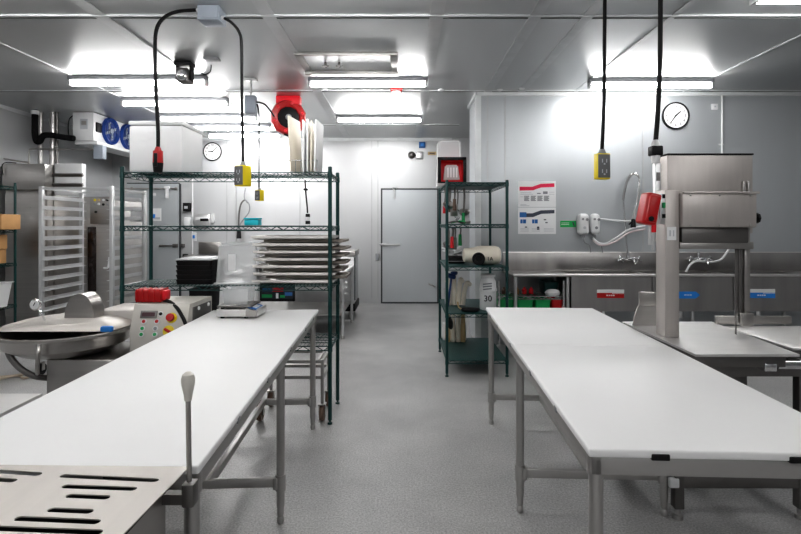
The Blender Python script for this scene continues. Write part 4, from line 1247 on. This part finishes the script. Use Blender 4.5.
hd = MB().b2(1.535, 1.945, 2.755, 2.99, 1.487, 1.68, bev=.006).b2(1.535, 1.955, 2.745, 2.765, 1.672, 1.684, bev=.002).build('front_cover', 'steel_warm', t)
for x in (1.58, 1.74, 1.91):
    for z in (1.50, 1.665):
        MB().lathe([(.007, 0), (.006, .004), (0, .005)], (x, 2.754, z), (0, -1, 0), 10).build('screw', 'tube', hd)
uc = MB().b2(1.575, 2.087, 2.99, 3.11, 1.45, 1.918, bev=.006).build('wheel_cover', 'steel_warm', t)
MB().b2(1.573, 2.089, 2.985, 3.115, 1.919, 1.928, bev=.002).build('cover_seal', 'black', t)
for x in (2.025, 2.055):
    MB().b2(x - .007, x + .007, 2.975, 2.992, 1.66, 1.76, bev=.003).build('latch', 'tube', t)
MB().b2(1.55, 1.925, 2.79, 2.98, 1.40, 1.487, bev=.006).build('under_head', 'steel_dark', t)
MB().b2(1.545, 1.96, 2.80, 2.97, 1.365, 1.405, bev=.004).build('guide_beam', 'steel', t)
MB().b2(1.935, 1.968, 2.84, 2.88, .97, 1.487, bev=.004).build('guide_post', 'steel', t)
MB().b2(1.905, 1.925, 2.845, 2.875, .98, 1.42, bev=.003).build('blade_guard', 'steel_dark', t)
MB().box((1.94, 2.85, .965), (.065, .06, .075), bev=.006).box((1.972, 2.85, .97), (.016, .05, .06), bev=.004).build('guide_block', 'steel', t)
MB().b2(1.8955, 1.8965, 2.85, 2.865, .875, 1.41).build('saw_blade', 'steel_dark', t)
kb = P(761, 218, 2.8)
MB().cyl((1.944, 2.82, kb.z), (1.985, 2.82, kb.z), .012).lathe([(0, 0), (.02, 0), (.03, .008), (.03, .02), (.012, .03), (0, .03)], (1.975, 2.82, kb.z), (1, 0, 0), 8).build('tension_knob', 'black', t)
# gauge / pusher plate on table
mb = MB()
pts = [(1.42, 3.10, .876), (1.43, 3.10, .93), (1.45, 3.10, .99), (1.475, 3.10, 1.02), (1.60, 3.10, 1.02), (1.60, 3.10, .876)]
mb.poly(pts, (0, .012, 0))
mb.b2(1.455, 1.60, 3.09, 3.105, 1.0, 1.085, bev=.003)
mb.build('pusher_plate', 'steel', t)
# switch parts on column
MB().box((1.442, 2.80, 1.59), (.03, .03, .17), bev=.004).m(1).box((1.445, 2.782, 1.61), (.016, .01, .03)).m(2).box((1.445, 2.782, 1.55), (.016, .01, .022)).m(2).box((1.445, 2.782, 1.66), (.012, .01, .022)).build('switch_panel', ['alu', 'leaf', 'black'], t)
c = P(671.5, 233.5, 2.78)
MB().b2(c.x - .025, c.x + .025, 2.776, 2.781, c.z - .037, c.z + .037).m(1).b2(c.x - .014, c.x - .006, 2.774, 2.777, c.z - .015, c.z + .018).b2(c.x + .006, c.x + .012, 2.774, 2.777, c.z - .015, c.z + .018).build('label_sticker', ['paper', 'inklight'], t)
# slender post up to plug
MB().b2(1.478, 1.515, 2.945, 2.975, 1.40, 1.865, bev=.004).m(1).b2(1.486, 1.506, 2.94, 2.948, 1.76, 1.81).build('cable_post', ['alu', 'steel_dark'], t)
MB().b2(1.50, 1.58, 2.96, 3.0, 1.46, 1.5).b2(1.48, 1.51, 2.88, 2.96, 1.46, 1.5).build('post_bracket', 'alu', t)
MB().box((1.372, 2.545, .19), (.05, .03, .05), bev=.008).build('clamp', 'white', t)
# red lockout switch box on the column
t = thing('red_lockout_box', 'red switch lockout box fixed to the side of the meat saw', 'switch', P(648, 226, 2.8))
c = P(648.5, 209, 2.78)
mb = MB().box(c, (.082, .10, .175), ry=.2, bev=.016, seg=3)
mb.box(c + Vector((.0, -.035, 0)), (.06, .06, .15), ry=.2, bev=.01)
mb.build('shell', 'red', t)
MB().cyl(c + Vector((-.018, -.072, -.055)), c + Vector((-.018, -.06, -.055)), .014, 16).build('key_hole', 'black', t)
MB().box(c + Vector((.030, -.052, .012)), (.012, .004, .11), ry=.2).build('label_strip', 'paper', t)
MB().b2(c.x + .02, c.x + .045, 2.78, 2.81, c.z - .13, c.z - .07, bev=.004).build('red_tag', 'redbin', t)
MB().cyl((c.x + .02, 2.8, c.z - .2), (c.x + .02, 2.8, c.z - .06), .012, 10).cyl((c.x + .035, 2.8, c.z - .23), (c.x + .035, 2.8, c.z - .12), .007, 8).build('lower_conduit', 'alu', t)
MB().b2(c.x + .02, 1.453, 2.81, 2.83, c.z - .03, c.z + .03, bev=.003).build('bracket', 'alu', t)

# ================================================================ SINK
sY0, sY1, sZ = 5.66, 6.235, .93
sx0, sxb, sx1 = 1.235, 1.90, 5.6
t = thing('steel_sink', 'long stainless multi-compartment sink along the right wall', 'sink', ((sx0 + sx1) / 2, 5.95, 0))
mb = MB()
bas = [(1.93, 2.78), (2.85, 3.70), (3.77, 4.62)]
# deck strips round the basins
mb.b2(sx0, bas[0][0], sY0, sY1, sZ - .012, sZ)
mb.b2(bas[2][1], sx1, sY0, sY1, sZ - .012, sZ)
mb.b2(bas[0][1], bas[1][0], sY0, sY1, sZ - .012, sZ).b2(bas[1][1], bas[2][0], sY0, sY1, sZ - .012, sZ)
mb.b2(bas[0][0], bas[2][1], sY0, sY0 + .05, sZ - .012, sZ).b2(bas[0][0], bas[2][1], sY1 - .06, sY1, sZ - .012, sZ)
mb.build('deck', 'steel_h', t)
MB().tube([(sx0, sY0, sZ + .002), (sx1, sY0, sZ + .002)], .017, 12).build('front_rim', 'polish', t)
MB().b2(sx0, sx1, sY1, sY1 + .03, sZ - .02, 1.155, bev=.004).build('backsplash', 'apron', t)
MB().box(((sx0 + sx1) / 2, sY1 + .018, 1.157), (sx1 - sx0, .04, .012), rx=-.2).build('backsplash_cap', 'polish', t)
for a, b in bas:
    z0 = .52
    mb = MB()
    mb.b2(a - .03, b + .03, sY0 + .012, sY0 + .02, z0, sZ - .012).b2(a, b, sY1 - .068, sY1 - .06, z0, sZ - .012).b2(a - .006, a, sY0 + .02, sY1 - .06, z0, sZ - .012).b2(b, b + .006, sY0 + .02, sY1 - .06, z0, sZ - .012).b2(a, b, sY0 + .02, sY1 - .06, z0, z0 + .008)
    bs = mb.build('basin', 'apron', t)
    MB().cyl(((a + b) / 2, 5.93, .40), ((a + b) / 2, 5.93, z0), .03).build('drain', 'chrome', bs)
MB().b2(bas[2][1] + .036, sx1, sY0 + .012, sY0 + .02, .78, sZ - .012).build('drainboard_apron', 'apron', t)
for x in (sx0 + .04, 1.875, 3.3, 4.7, sx1 - .05):
    for y in (sY0 + .06, sY1 - .05):
        MB().cyl((x, y, 0), (x, y, sZ - .012 if x < 1.9 or x > 4.65 else .52), .02).build('leg', 'alu', t)
# labels on sink fronts
def sink_label(px0, px1, py0, py1, m_, white, arrow, label):
    Yq = sY0 + .0105
    a, b = P(px0, py1, Yq), P(px1, py0, Yq)
    mb = MB()
    zt_ = b.z
    zm = a.z + (b.z - a.z) * (.6 if white else 1)
    if arrow:
        zc = (a.z + zm) / 2
        mb.poly([(a.x, Yq, a.z), (b.x - .05, Yq, a.z), (b.x, Yq, zc), (b.x - .05, Yq, zm), (a.x, Yq, zm)], (0, -.003, 0))
    else:
        mb.b2(a.x, b.x, Yq - .003, Yq, a.z, zm)
    mb.m(1)
    if white:
        mb.b2(a.x, b.x, Yq - .003, Yq, zm + .0005, zt_)
        n = 10
        for k in range(n):
            x = a.x + (b.x - a.x) * (.55 + .45 * (k + .3) / n)
            mb.b2(x, x + .007, Yq - .0035, Yq, zm - .012, zm + .001)
    w_ = (b.x - a.x)
    for (u0, u1) in ((.34, .42), (.43, .49), (.50, .56), (.57, .66)):
        mb.b2(a.x + u0 * w_, a.x + u1 * w_ - .004, Yq - .004, Yq - .002, (a.z + zm) / 2 - .006, (a.z + zm) / 2 + .008)
    tag(mb.build('sink_label', [m_, 'paper'], None, False), label, 'label', 'coloured labels on the sink front')
sink_label(597, 624, 289.5, 298, 'red', True, False, 'red and white label on the sink front left of the saw')
sink_label(676, 700, 291.5, 298.5, 'brightblue', False, True, 'blue pointed label on the sink front behind the saw')
sink_label(748, 775, 289, 298, 'brightblue', True, False, 'blue and white label on the sink front right of the saw')

# rack under drainboard
t = thing('wire_shelf_unit', 'small chrome wire shelf unit under the sink drainboard', 'shelving', (1.57, 5.95, 0))
for x in (1.09, 1.835):
    for y in (5.74, 6.16):
        MB().cyl((x, y, 0), (x, y, .86), .0125).build('post', 'chrome', t)
for z in (.68, .30):
    wire_shelf(1.09, 1.835, 5.74, 6.16, z, sp=.035, drop=.03, zig=.06).build('shelf', 'chrome', t)
tub('storage_bin', 'second green bin from the left on the lower shelf under the drainboard', 'bin', 1.395, 5.9, .307, .18, .3, .33, 'leaf', .9, .006, .006, 'bins under the drainboard')
tub('storage_bin', 'green bin beside the red bin on the lower shelf under the drainboard', 'bin', 1.60, 5.9, .307, .17, .3, .33, 'leaf', .9, .006, .006, 'bins under the drainboard')
tub('storage_bin', 'red bin at right on the lower shelf under the drainboard', 'bin', 1.765, 5.9, .307, .115, .3, .33, 'red', .9, .006, .006, 'bins under the drainboard')
tub('storage_bin', 'dark green flat bin on the upper shelf under the drainboard', 'bin', 1.73, 6.0, .69, .17, .26, .14, 'green', .95, .006, .006, 'bins under the drainboard')
tag(MB().lathe([(0, 0), (.07, 0), (.085, .03), (.06, .06), (.03, .07), (0, .065)], (1.72, 5.79, .688), seg=14, sx=1.1, sy=.7).build('cloth_bundle', 'white'), 'crumpled white cloth on the upper shelf under the drainboard', 'cloth')
for k, x in enumerate((1.33, 1.42, 1.50, 1.18)):
    tag(MB().lathe([(0, 0), (.026, 0), (.028, .05), (.014, .065), (.014, .078), (0, .078)], (x, 5.9, .688), seg=14).build('small_bottle', ('card', 'redbin', 'redbin', 'brown')[k]),
        ['brown small bottle at left under the drainboard', 'bright red small bottle second under the drainboard', 'dark red small bottle third under the drainboard', 'dark brown small bottle leftmost under the drainboard, behind the rack post'][k], 'bottle', 'small bottles under the drainboard')
tub('storage_bin', 'leftmost green bin under the drainboard, behind the narrow rack post', 'bin', 1.19, 5.9, .307, .15, .3, .37, 'leaf', .9, .006, .006, 'bins under the drainboard')

# faucets
def faucet(label, px, spring, Y=6.2):
    b = P(px, 259, Y)
    t = thing('sink_faucet', label, 'faucet', (b.x, Y, 1.0), 0, 'faucets on the long sink')
    MB().cyl((b.x - .12, Y - .03, b.z - .0), (b.x + .12, Y - .03, b.z - .0), .027, 14).cyl((b.x - .08, Y - .03, b.z), (b.x - .08, Y + .04, b.z), .016).cyl((b.x + .08, Y - .03, b.z), (b.x + .08, Y + .04, b.z), .016).cyl((b.x, Y - .03, b.z - .02), (b.x, Y - .03, b.z + .09), .018).build('body', 'chrome', t)
    for s in (-1, 1):
        MB().cyl((b.x + s * .1, Y - .03, b.z), (b.x + s * .1, Y - .07, b.z), .014).box((b.x + s * .1, Y - .075, b.z + .0), (.10, .02, .022), ry=.4 * s, bev=.006).box((b.x + s * .1, Y - .075, b.z), (.022, .02, .10), ry=.4 * s, bev=.006).build('handle', 'chrome', t)
    MB().tube(curve([(b.x, Y - .04, b.z), (b.x, Y - .12, b.z + .01), (b.x, Y - .2, b.z - .01), (b.x, Y - .22, b.z - .05)], 6), .011, 10).build('spout', 'chrome', t)
    if spring:
        Yr = Y - .04
        r0 = P(623.5, 185, Yr)
        MB().tube([(b.x - .01, Yr, b.z + .05), (P(623, 0, Yr).x, Yr, P(0, 200, Yr).z)], .011, 10).build('riser', 'chrome', t)
        path = curve([P(623, 200, Yr), P(625, 188, Yr), P(629, 177, Yr), P(634, 173.5, Yr), P(638.5, 177, Yr), P(639, 186, Yr), P(637.5, 200, Yr), P(634, 214, Yr), P(632, 222, Yr)], 10)
        MB().tube(path, .010, 8).build('hose', 'tube', t)
        mb = MB()
        up = Vector((0, -1, 0))
        hel = []
        N = 90
        acc = [0]
        for a_, b_ in zip(path, path[1:]):
            acc.append(acc[-1] + (b_ - a_).length)
        for k in range(N * 8 + 1):
            s = acc[-1] * .8 * k / (N * 8)
            j = max(i for i in range(len(acc)) if acc[i] <= s + 1e-9)
            j = min(j, len(path) - 2)
            f = (s - acc[j]) / max(1e-9, acc[j + 1] - acc[j])
            pnt = path[j].lerp(path[j + 1], f)
            d = (path[j + 1] - path[j]).normalized()
            n1 = d.cross(up).normalized()
            an = 2 * PI * k / 8
            hel.append(pnt + (n1 * math.cos(an) + up * math.sin(an)) * .016)
        mb.tube(hel, .003, 4)
        mb.build('spring', 'chrome', t)
        hp = P(632.5, 222, Yr)
        MB().cyl(hp + Vector((.01, 0, .03)), hp + Vector((-.005, -.03, -.06)), .024, 12, .032).tube([hp + Vector((.02, 0, .03)), hp + Vector((-.05, -.02, -.03))], .009, 8).build('spray_head', 'black', t)
    return t
faucet('chrome pre-rinse spring faucet left of the meat saw', 627, True)
faucet('chrome low faucet with white hose behind the meat saw', 697, False)
tag(MB().tube(curve([P(686, 272, 6.0), P(690, 265, 6.0), P(697, 261, 6.02), P(710, 262, 6.05), P(720, 260, 6.1), P(727, 252, 6.12), P(732, 243, 6.14), P(734, 236, 6.16)], 8), .014, 8).build('white_hose', 'white'), 'white hose looping over the faucet behind the saw', 'hose')

# dispensers
Yw = WALLY
for i, (px0, px1) in enumerate(((578, 589), (590.5, 600))):
    a, b = P(px0, 235, Yw - .08), P(px1, 213.5, Yw - .08)
    xc = (a.x + b.x) / 2
    t = thing('chemical_dispenser', ['left white rounded dispenser on the wall above the sink', 'right white rounded dispenser on the wall above the sink'][i], 'dispenser', (xc, Yw, a.z), 0, 'white wall dispensers above the sink')
    MB().b2(a.x, b.x, Yw - .12, Yw + .0005, a.z, b.z, bev=.05, seg=5).build('body', 'white', t)
    MB().cyl((xc - .02, Yw - .125, b.z - .07), (xc - .02, Yw - .11, b.z - .07), .014).cyl((xc + .03, Yw - .125, b.z - .075), (xc + .03, Yw - .11, b.z - .075), .018).build('knob', 'grey', t)
    MB().cyl((xc + .0, Yw - .125, a.z + .09), (xc, Yw - .118, a.z + .09), .018).build('emblem', 'ink' if i else 'inklight', t)
    MB().cyl((xc, Yw - .07, a.z - .03), (xc, Yw - .07, a.z + .01), .02).build('outlet_fitting', 'grey', t)
    MB().tube(curve([(xc, Yw - .07, a.z - .03), (xc + .02, Yw - .07, a.z - .09), (xc + .08, Yw - .06, a.z - .13), (xc + .1, Yw - .06, 1.16)], 6), .007, 6).build('feed_tube', 'grey', t)
tag(MB().tube(curve([P(600, 219, 6.2), P(612, 220, 6.18), P(624, 221, 6.15), P(631, 221, 6.12)], 5), .011, 8).build('white_supply_tube', 'white'), 'straight white tube from the dispensers to the faucet', 'tube')
for i, off in enumerate((0, 3.2)):
    tag(MB().tube(curve([P(593, 238 + off * .5, 6.2), P(599, 243 + off * .5, 6.16), P(606, 243.5 + off * .4, 6.14), P(616, 238 + off, 6.12), P(626, 231 + off, 6.12), P(634, 228 + off, 6.14), P(645, 226 + off, 6.16)], 6), .012, 8).build('pink_hose', 'pink' if i else 'white'),
        ['upper pale hose curving from the dispensers towards the saw', 'lower pinkish hose curving from the dispensers towards the saw'][i], 'hose', 'hoses between dispensers and faucet')

# posters
def poster(py0, py1, band, label, kind):
    a, b = P(518, py1, Yw), P(555.8, py0, Yw)
    w_, h_ = b.x - a.x, b.z - a.z
    y = Yw - .004
    mb = MB().b2(a.x, b.x, Yw - .004, Yw - .0005, a.z, b.z)
    def q(u, v):
        return (a.x + u * w_, y, b.z - v * h_)
    mb.m(1)
    topl = [(.04, .22), (.38, .22), (.5, .16), (.6, .11), (.96, .09)]
    bot = [(.96, .23), (.62, .25), (.5, .3), (.4, .36), (.04, .37)] if kind == 0 else [(.96, .22), (.62, .24), (.5, .3), (.4, .36), (.04, .37)]
    mb.poly([q(*p) for p in topl + bot], (0, -.0015, 0))
    if kind == 0:
        mb.m(2)
        for k in range(4):
            u = .16 + k * .175
            for j in range(5):
                mb.b2(q(u, 0)[0], q(u + .135 - .02 * (j % 2), 0)[0], y - .0015, y, q(0, .60 + j * .042)[2], q(0, .57 + j * .042)[2])
        mb.b2(q(.66, 0)[0], q(.78, 0)[0], y - .0015, y, q(0, .5)[2], q(0, .4)[2])
        mb.b2(q(.5, 0)[0], q(.6, 0)[0], y - .0015, y, q(0, .5)[2], q(0, .46)[2])
        mb.m(3)
        for (u0, u1, v) in ((.06, .35, .44), (.06, .4, .5), (.06, .14, .6), (.06, .22, .9), (.06, .3, .94), (.82, .96, .42), (.82, .96, .5)):
            mb.b2(q(u0, 0)[0], q(u1, 0)[0], y - .0015, y, q(0, v + .02)[2], q(0, v)[2])
    else:
        mb.m(4).poly([q(.04, .18), q(.22, .18), q(.22, .37), q(.04, .37)], (0, -.002, 0))
        for (u0, u1) in ((.06, .12), (.13, .21), (.37, .43), (.44, .52)):
            mb.b2(q(u0, 0)[0], q(u1, 0)[0], y - .0015, y, q(0, .60)[2], q(0, .45)[2])
        mb.m(5)
        for (u0, u1, v0, v1) in ((.68, .74, .44, .48), (.72, .78, .55, .59), (.18, .24, .72, .76), (.5, .56, .72, .84)):
            mb.b2(q(u0, 0)[0], q(u1, 0)[0], y - .0015, y, q(0, v1)[2], q(0, v0)[2])
        mb.m(3)
        for r in range(3):
            for (u0, u1) in ((.06, .28), (.36, .58), (.68, .94)):
                mb.b2(q(u0, 0)[0], q(u1, 0)[0], y - .0015, y, q(0, .80 + r * .05)[2], q(0, .785 + r * .05)[2])
    tag(mb.build('wall_poster', ['paper', 'poster_red' if kind == 0 else 'poster_dark', 'ink', 'inklight', 'poster_blue', 'poster_dark'], None, False), label, 'poster', 'posters on the wall above the sink')
poster(181, 207, 0, 'upper white poster with a wavy red header band', 0)
poster(207.5, 234, 0, 'lower white poster with a dark blue header and pictures', 1)
a, b = P(560.2, 227.2, Yw), P(576, 220.8, Yw)
mb = MB().b2(a.x, b.x, Yw - .005, Yw - .0005, a.z, b.z).m(1)
for k in range(2):
    mb.b2(a.x + .012, a.x + .11, Yw - .006, Yw - .0045, a.z + .03 + .02 * k, a.z + .036 + .02 * k)
mb.m(2).poly([(b.x - .05, Yw - .0052, b.z - .015), (b.x - .035, Yw - .0052, b.z - .015), (b.x - .02, Yw - .0052, a.z + .015), (b.x - .035, Yw - .0052, a.z + .02)], (0, -.001, 0))
tag(mb.build('safety_sign', ['signgreen', 'paper', 'poster_dark'], None, False), 'small green safety sign beside the white dispensers', 'sign')

# clocks
def clock(label, c, R, Yw_, hh, mm):
    t = thing('wall_clock', label, 'clock', (c.x, Yw_, c.z - R), 0, 'round wall clocks')
    o = Vector((c.x, Yw_, c.z))
    MB().lathe([(0, .001), (R, .001), (R, .03), (R * .96, .036), (R * .90, .03), (R * .90, .014)], o, (0, -1, 0), 40).build('rim', 'black', t)
    fc = MB().lathe([(R * .905, .012), (R * .905, .016), (0, .016)], o, (0, -1, 0), 40).build('dial', 'face', t)
    mb = MB()
    for k in range(1, 13):
        a = PI / 2 - 2 * PI * k / 12
        mb.text(str(k), R * .27, (o.x + R * .70 * math.cos(a), Yw_ - .0172, o.z + R * .70 * math.sin(a)))
    mb.build('numerals', 'black', fc)
    mb = MB()
    for frac, L, w in (((hh + mm / 60) / 12, .48, .06), (mm / 60, .7, .045)):
        a = PI / 2 - 2 * PI * frac
        d = Vector((math.cos(a), 0, math.sin(a)))
        n = Vector((-d.z, 0, d.x))
        p0 = o + Vector((0, -.019, 0))
        mb.poly([p0 - d * R * .1 + n * R * w, p0 - d * R * .1 - n * R * w, p0 + d * R * L - n * R * w * .6, p0 + d * R * L + n * R * w * .6], (0, -.002, 0))
    mb.lathe([(0, .024), (R * .06, .022), (R * .06, .018), (0, .018)], o, (0, -1, 0), 14)
    mb.build('hands', 'black', t)
clock('round white clock with black rim above the meat saw', P(675, 116, WALLY), 13.6 * WALLY / F, WALLY, 1, 36)
clock('small round clock on the back wall behind the foam box', P(212.7, 151.7, YB), 9.3 * YB / F, YB, 9, 8)

# conduit and plate right of clock
x = P(721, 0, WALLY).x
tag(MB().cyl((x, WALLY - .02, 1.2), (x, WALLY - .02, ZC - .05), .013).b2(x - .03, x + .03, WALLY - .012, WALLY, 2.5, 2.52).build('wall_conduit', 'white'), 'thin white vertical conduit on the wall right of the clock', 'conduit')
p = P(714, 107, WALLY)
tag(MB().box((p.x, WALLY - .0105, p.z), (.075, .022, .075), bev=.004).m(1).cyl((p.x, WALLY - .026, p.z), (p.x, WALLY - .02, p.z), .012, 10).build('sensor_plate', ['white', 'inklight']), 'small white square plate near the ceiling right of the clock', 'plate')

# ================================================================ BACK WALL THINGS
def wallbox(name, label, cat, px0, px1, py0, py1, d, m_, group=None, bev=.008):
    a, b = P(px0, py1, YB), P(px1, py0, YB)
    t = thing(name, label, cat, ((a.x + b.x) / 2, YB, a.z), 0, group)
    MB().b2(a.x, b.x, YB - d, YB + .0005, a.z, b.z, bev=bev).build('body', m_, t)
    return t, a, b
t, a, b = wallbox('towel_dispenser', 'steel paper towel dispenser with a black slot on the back wall', 'dispenser', 196.5, 212, 214.5, 226, .12, 'alu')
MB().b2(a.x + .03, b.x - .05, YB - .126, YB - .115, b.z - .11, b.z - .05, bev=.004).build('window', 'white', t)
MB().b2(a.x + .12, b.x - .02, YB - .13, YB - .118, b.z - .13, b.z - .08, bev=.004).build('slot', 'black', t)
MB().b2(b.x, b.x + .06, YB - .06, YB + .0005, a.z + .06, b.z + .02, bev=.01).build('side_bracket', 'white', t)
t, a, b = wallbox('soap_dispenser', 'black soap dispenser high on the back wall', 'dispenser', 185, 191.5, 203, 211.5, .1, 'black')
MB().b2(a.x + .03, b.x - .03, YB - .105, YB - .095, a.z + .05, a.z + .1).build('label_patch', 'inklight', t)
t, a, b = wallbox('soap_dispenser', 'white soap dispenser beside the steel towel dispenser', 'dispenser', 185.5, 192, 217, 226, .1, 'white', bev=.03)
MB().cyl(((a.x + b.x) / 2, YB - .08, a.z - .03), ((a.x + b.x) / 2, YB - .08, a.z + .01), .02).build('nozzle', 'grey', t)
t, a, b = wallbox('light_switch', 'white switch plate above the small hand sink', 'switch', 192, 196.8, 232.5, 241, .03, 'white')
MB().b2(a.x + .025, b.x - .025, YB - .04, YB - .028, a.z + .05, b.z - .05, bev=.004).build('toggle', 'brightblue', t)
t, a, b = wallbox('alarm_switch', 'black box with a red button by the left door', 'switch', 183.5, 188.5, 254, 261, .05, 'black')
MB().cyl(((a.x + b.x) / 2, YB - .06, (a.z + b.z) / 2), ((a.x + b.x) / 2, YB - .048, (a.z + b.z) / 2), .025).build('button', 'red', t)
x = P(192.8, 0, YB).x
tag(MB().cyl((x, YB - .02, P(0, 260, YB).z), (x, YB - .02, 2.9), .014).build('wall_conduit', 'white'), 'white vertical conduit on the back wall left of the sprayer', 'conduit')
x = P(236, 0, YB).x
tag(MB().cyl((x, YB - .02, .8), (x, YB - .02, 2.9), .012).build('wall_conduit', 'alu'), 'grey vertical conduit on the back wall behind the yellow outlet', 'conduit')
t, a, b = wallbox('outlet_plate', 'small grey switch plate left of the rear door', 'plate', 375.5, 379.5, 253.5, 260.5, .03, 'grey')
MB().b2(a.x + .02, b.x - .02, YB - .034, YB - .028, a.z + .03, b.z - .03).build('insert', 'ink', t)
# devices over the rear door
c = P(411.5, 155.5, YB)
t = thing('wall_horn', 'round chrome horn on a bracket above the rear door', 'horn', (c.x, YB, c.z))
MB().lathe([(0, 0), (.06, 0), (.07, .02), (.05, .03), (.02, .05), (0, .05)], (c.x, YB - .05, c.z), (0, -1, 0), 20).cyl((c.x, YB - .05, c.z), (c.x + .12, YB - .04, c.z), .015).build('bell', 'steel_dark', t)
q = P(419.5, 155.5, YB)
MB().b2(q.x - .065, q.x + .065, YB - .08, YB + .0005, q.z - .07, q.z + .07, bev=.008).build('body', 'alu', t)
q = P(422, 145, YB)
tag(MB().b2(q.x - .06, q.x + .06, YB - .07, YB + .0005, q.z - .06, q.z + .05, bev=.008).m(1).b2(q.x - .03, q.x + .03, YB - .075, YB - .06, q.z - .03, q.z + .02).build('blue_box', ['poster_blue', 'brightblue']), 'small blue box high on the wall above the rear door', 'box')
q = P(432, 153.5, YB)
tag(MB().b2(q.x - .08, q.x + .08, YB - .03, YB + .0005, q.z - .03, q.z + .03, bev=.006).m(1).b2(q.x - .05, q.x + .05, YB - .033, YB - .028, q.z - .012, q.z + .012).build('brown_plate', ['wood', 'brown']), 'brown plate on the wall above the rear door', 'plate')
# hand sink
a, b = P(193, 257, YB), P(221, 242, YB)
t = thing('hand_sink', 'small steel wall hand sink behind the black tray stack', 'sink', ((a.x + b.x) / 2, YB, .8))
MB().b2(a.x + .12, b.x, YB - .03, YB + .0005, a.z + .06, b.z, bev=.004).build('backsplash', 'steel', t)
MB().b2(a.x, b.x, YB - .42, YB - .39, a.z - .16, a.z + .05, bev=.006).b2(a.x, b.x, YB - .39, YB - .03, a.z - .16, a.z - .14).b2(a.x, a.x + .02, YB - .42, YB + .0005, a.z - .16, a.z + .05).b2(b.x - .02, b.x, YB - .42, YB + .0005, a.z - .16, a.z + .05).build('basin', 'steel_h', t)
# sprayer and grey hose on the back wall
t = thing('wall_sprayer', 'grey hose loop with black sprayer on the back wall', 'sprayer', P(239, 240, YB - .1))
MB().tube(curve([P(245.5, 188, 9.4), P(244.5, 198, 9.4), P(249, 204, 9.4), P(249, 212, 9.4), P(243, 220, 9.4), P(239.5, 226, 9.4), P(239, 234, 9.4)], 8), .012, 8).build('hose', 'grey', t)
MB().tube(curve([P(238.5, 228, 9.45), P(239, 214, 9.45), P(241, 204, 9.45), P(245, 200, 9.45), P(248, 203, 9.45)], 6), .016, 8).build('riser', 'steel_dark', t)
MB().cyl(P(239, 231, 9.4), P(239, 238.5, 9.4), .035, 12, .045).build('spray_head', 'black', t)

# black waste bin
tub('waste_bin', 'black waste bin on the floor behind the bowl cutter console', 'bin', -2.43, 6.1, 0, .25, .35, .74, 'black', .85, .006, .008)

# rear steel table
bx0, bx1, by0, by1 = -2.3, -.775, 6.55, 7.75
t = thing('rear_steel_table', 'white topped steel table far behind the green rack', 'table', ((bx0 + bx1) / 2, (by0 + by1) / 2, 0))
MB().b2(bx0, bx1, by0, by1, .85, .88, bev=.004).build('tabletop', 'poly', t)
MB().b2(bx0 + .02, bx1 - .02, by0 + .02, by0 + .05, .79, .85).b2(bx0 + .02, bx1 - .02, by1 - .05, by1 - .02, .79, .85).b2(bx1 - .05, bx1 - .02, by0, by1, .79, .85).build('apron', 'tube', t)
for x in (bx0 + .05, bx1 - .03):
    for y in (by0 + .04, by1 - .04):
        lg = MB().cyl((x, y, .04), (x, y, .85), .02).build('leg', 'alu', t)
        MB().lathe([(0, 0), (.024, 0), (.024, .02), (.014, .045), (0, .045)], (x, y, 0)).build('foot', 'tube', lg)
MB().b2(bx0 + .05, bx1 - .05, by0 + .06, by1 - .06, .30, .32).build('undershelf', 'steel_h', t)
mb = MB()
for k in range(4):
    z = P(0, 277 + 5.5 * k, 6.6).z
    mb.box((bx1 + .0, by0 + .05 + .0, z), (.07, .05, .025), bev=.006)
mb.build('hook_rail', 'alu', t)
# grey machine standing at the table's far end
a, b = P(318, 306, 7.9), P(357, 252, 7.9)
t = thing('steel_cabinet', 'grey steel cabinet behind the rear steel table', 'cabinet', ((a.x + b.x) / 2, 8.2, 0))
MB().b2(a.x - .5, b.x - .05, 7.95, 8.6, .24, 1.0, bev=.006).build('body', 'alu', t)
MB().b2(a.x - .52, b.x - .03, 7.92, 8.62, 1.0, 1.09, bev=.006).build('top', 'steel_h', t)
MB().b2(a.x - .5, b.x - .03, 7.93, 8.6, .13, .25, bev=.01).build('bumper', 'black', t)
for x in (a.x - .42, b.x - .12):
    for y in (8.05, 8.5):
        MB().cyl((x, y, 0), (x, y, .14), .03).build('leg', 'tube', t)
MB().b2(b.x - .055, b.x - .035, 7.98, 8.0, .3, .98).build('door_edge', 'seal', t)

# ================================================================ CAMERA / WORLD
cam = bpy.data.cameras.new('camera')
co = bpy.data.objects.new('camera', cam)
COL.objects.link(co)
co.location = (0, 0, EYE)
co.rotation_euler = (PI / 2, 0, 0)
cam.sensor_fit = 'HORIZONTAL'
cam.sensor_width = 36
cam.lens = F / 801 * 36
cam.shift_x = -(CX - 400.5) / 801
cam.shift_y = -(267 - CY) / 801
cam.clip_start = .05
scene.camera = co
w = bpy.data.worlds.new('world')
w.use_nodes = True
w.node_tree.nodes['Background'].inputs['Color'].default_value = (.5, .52, .55, 1)
w.node_tree.nodes['Background'].inputs['Strength'].default_value = .3
scene.world = w
scene.view_settings.view_transform = 'Standard'
scene.view_settings.look = 'Medium High Contrast'
scene.view_settings.exposure = 1.13
scene.cycles.max_bounces = 10
scene.cycles.diffuse_bounces = 5
scene.cycles.glossy_bounces = 5
scene.cycles.transparent_max_bounces = 12
scene.cycles.sample_clamp_indirect = 6
scene.cycles.caustics_reflective = False
scene.cycles.caustics_refractive = False
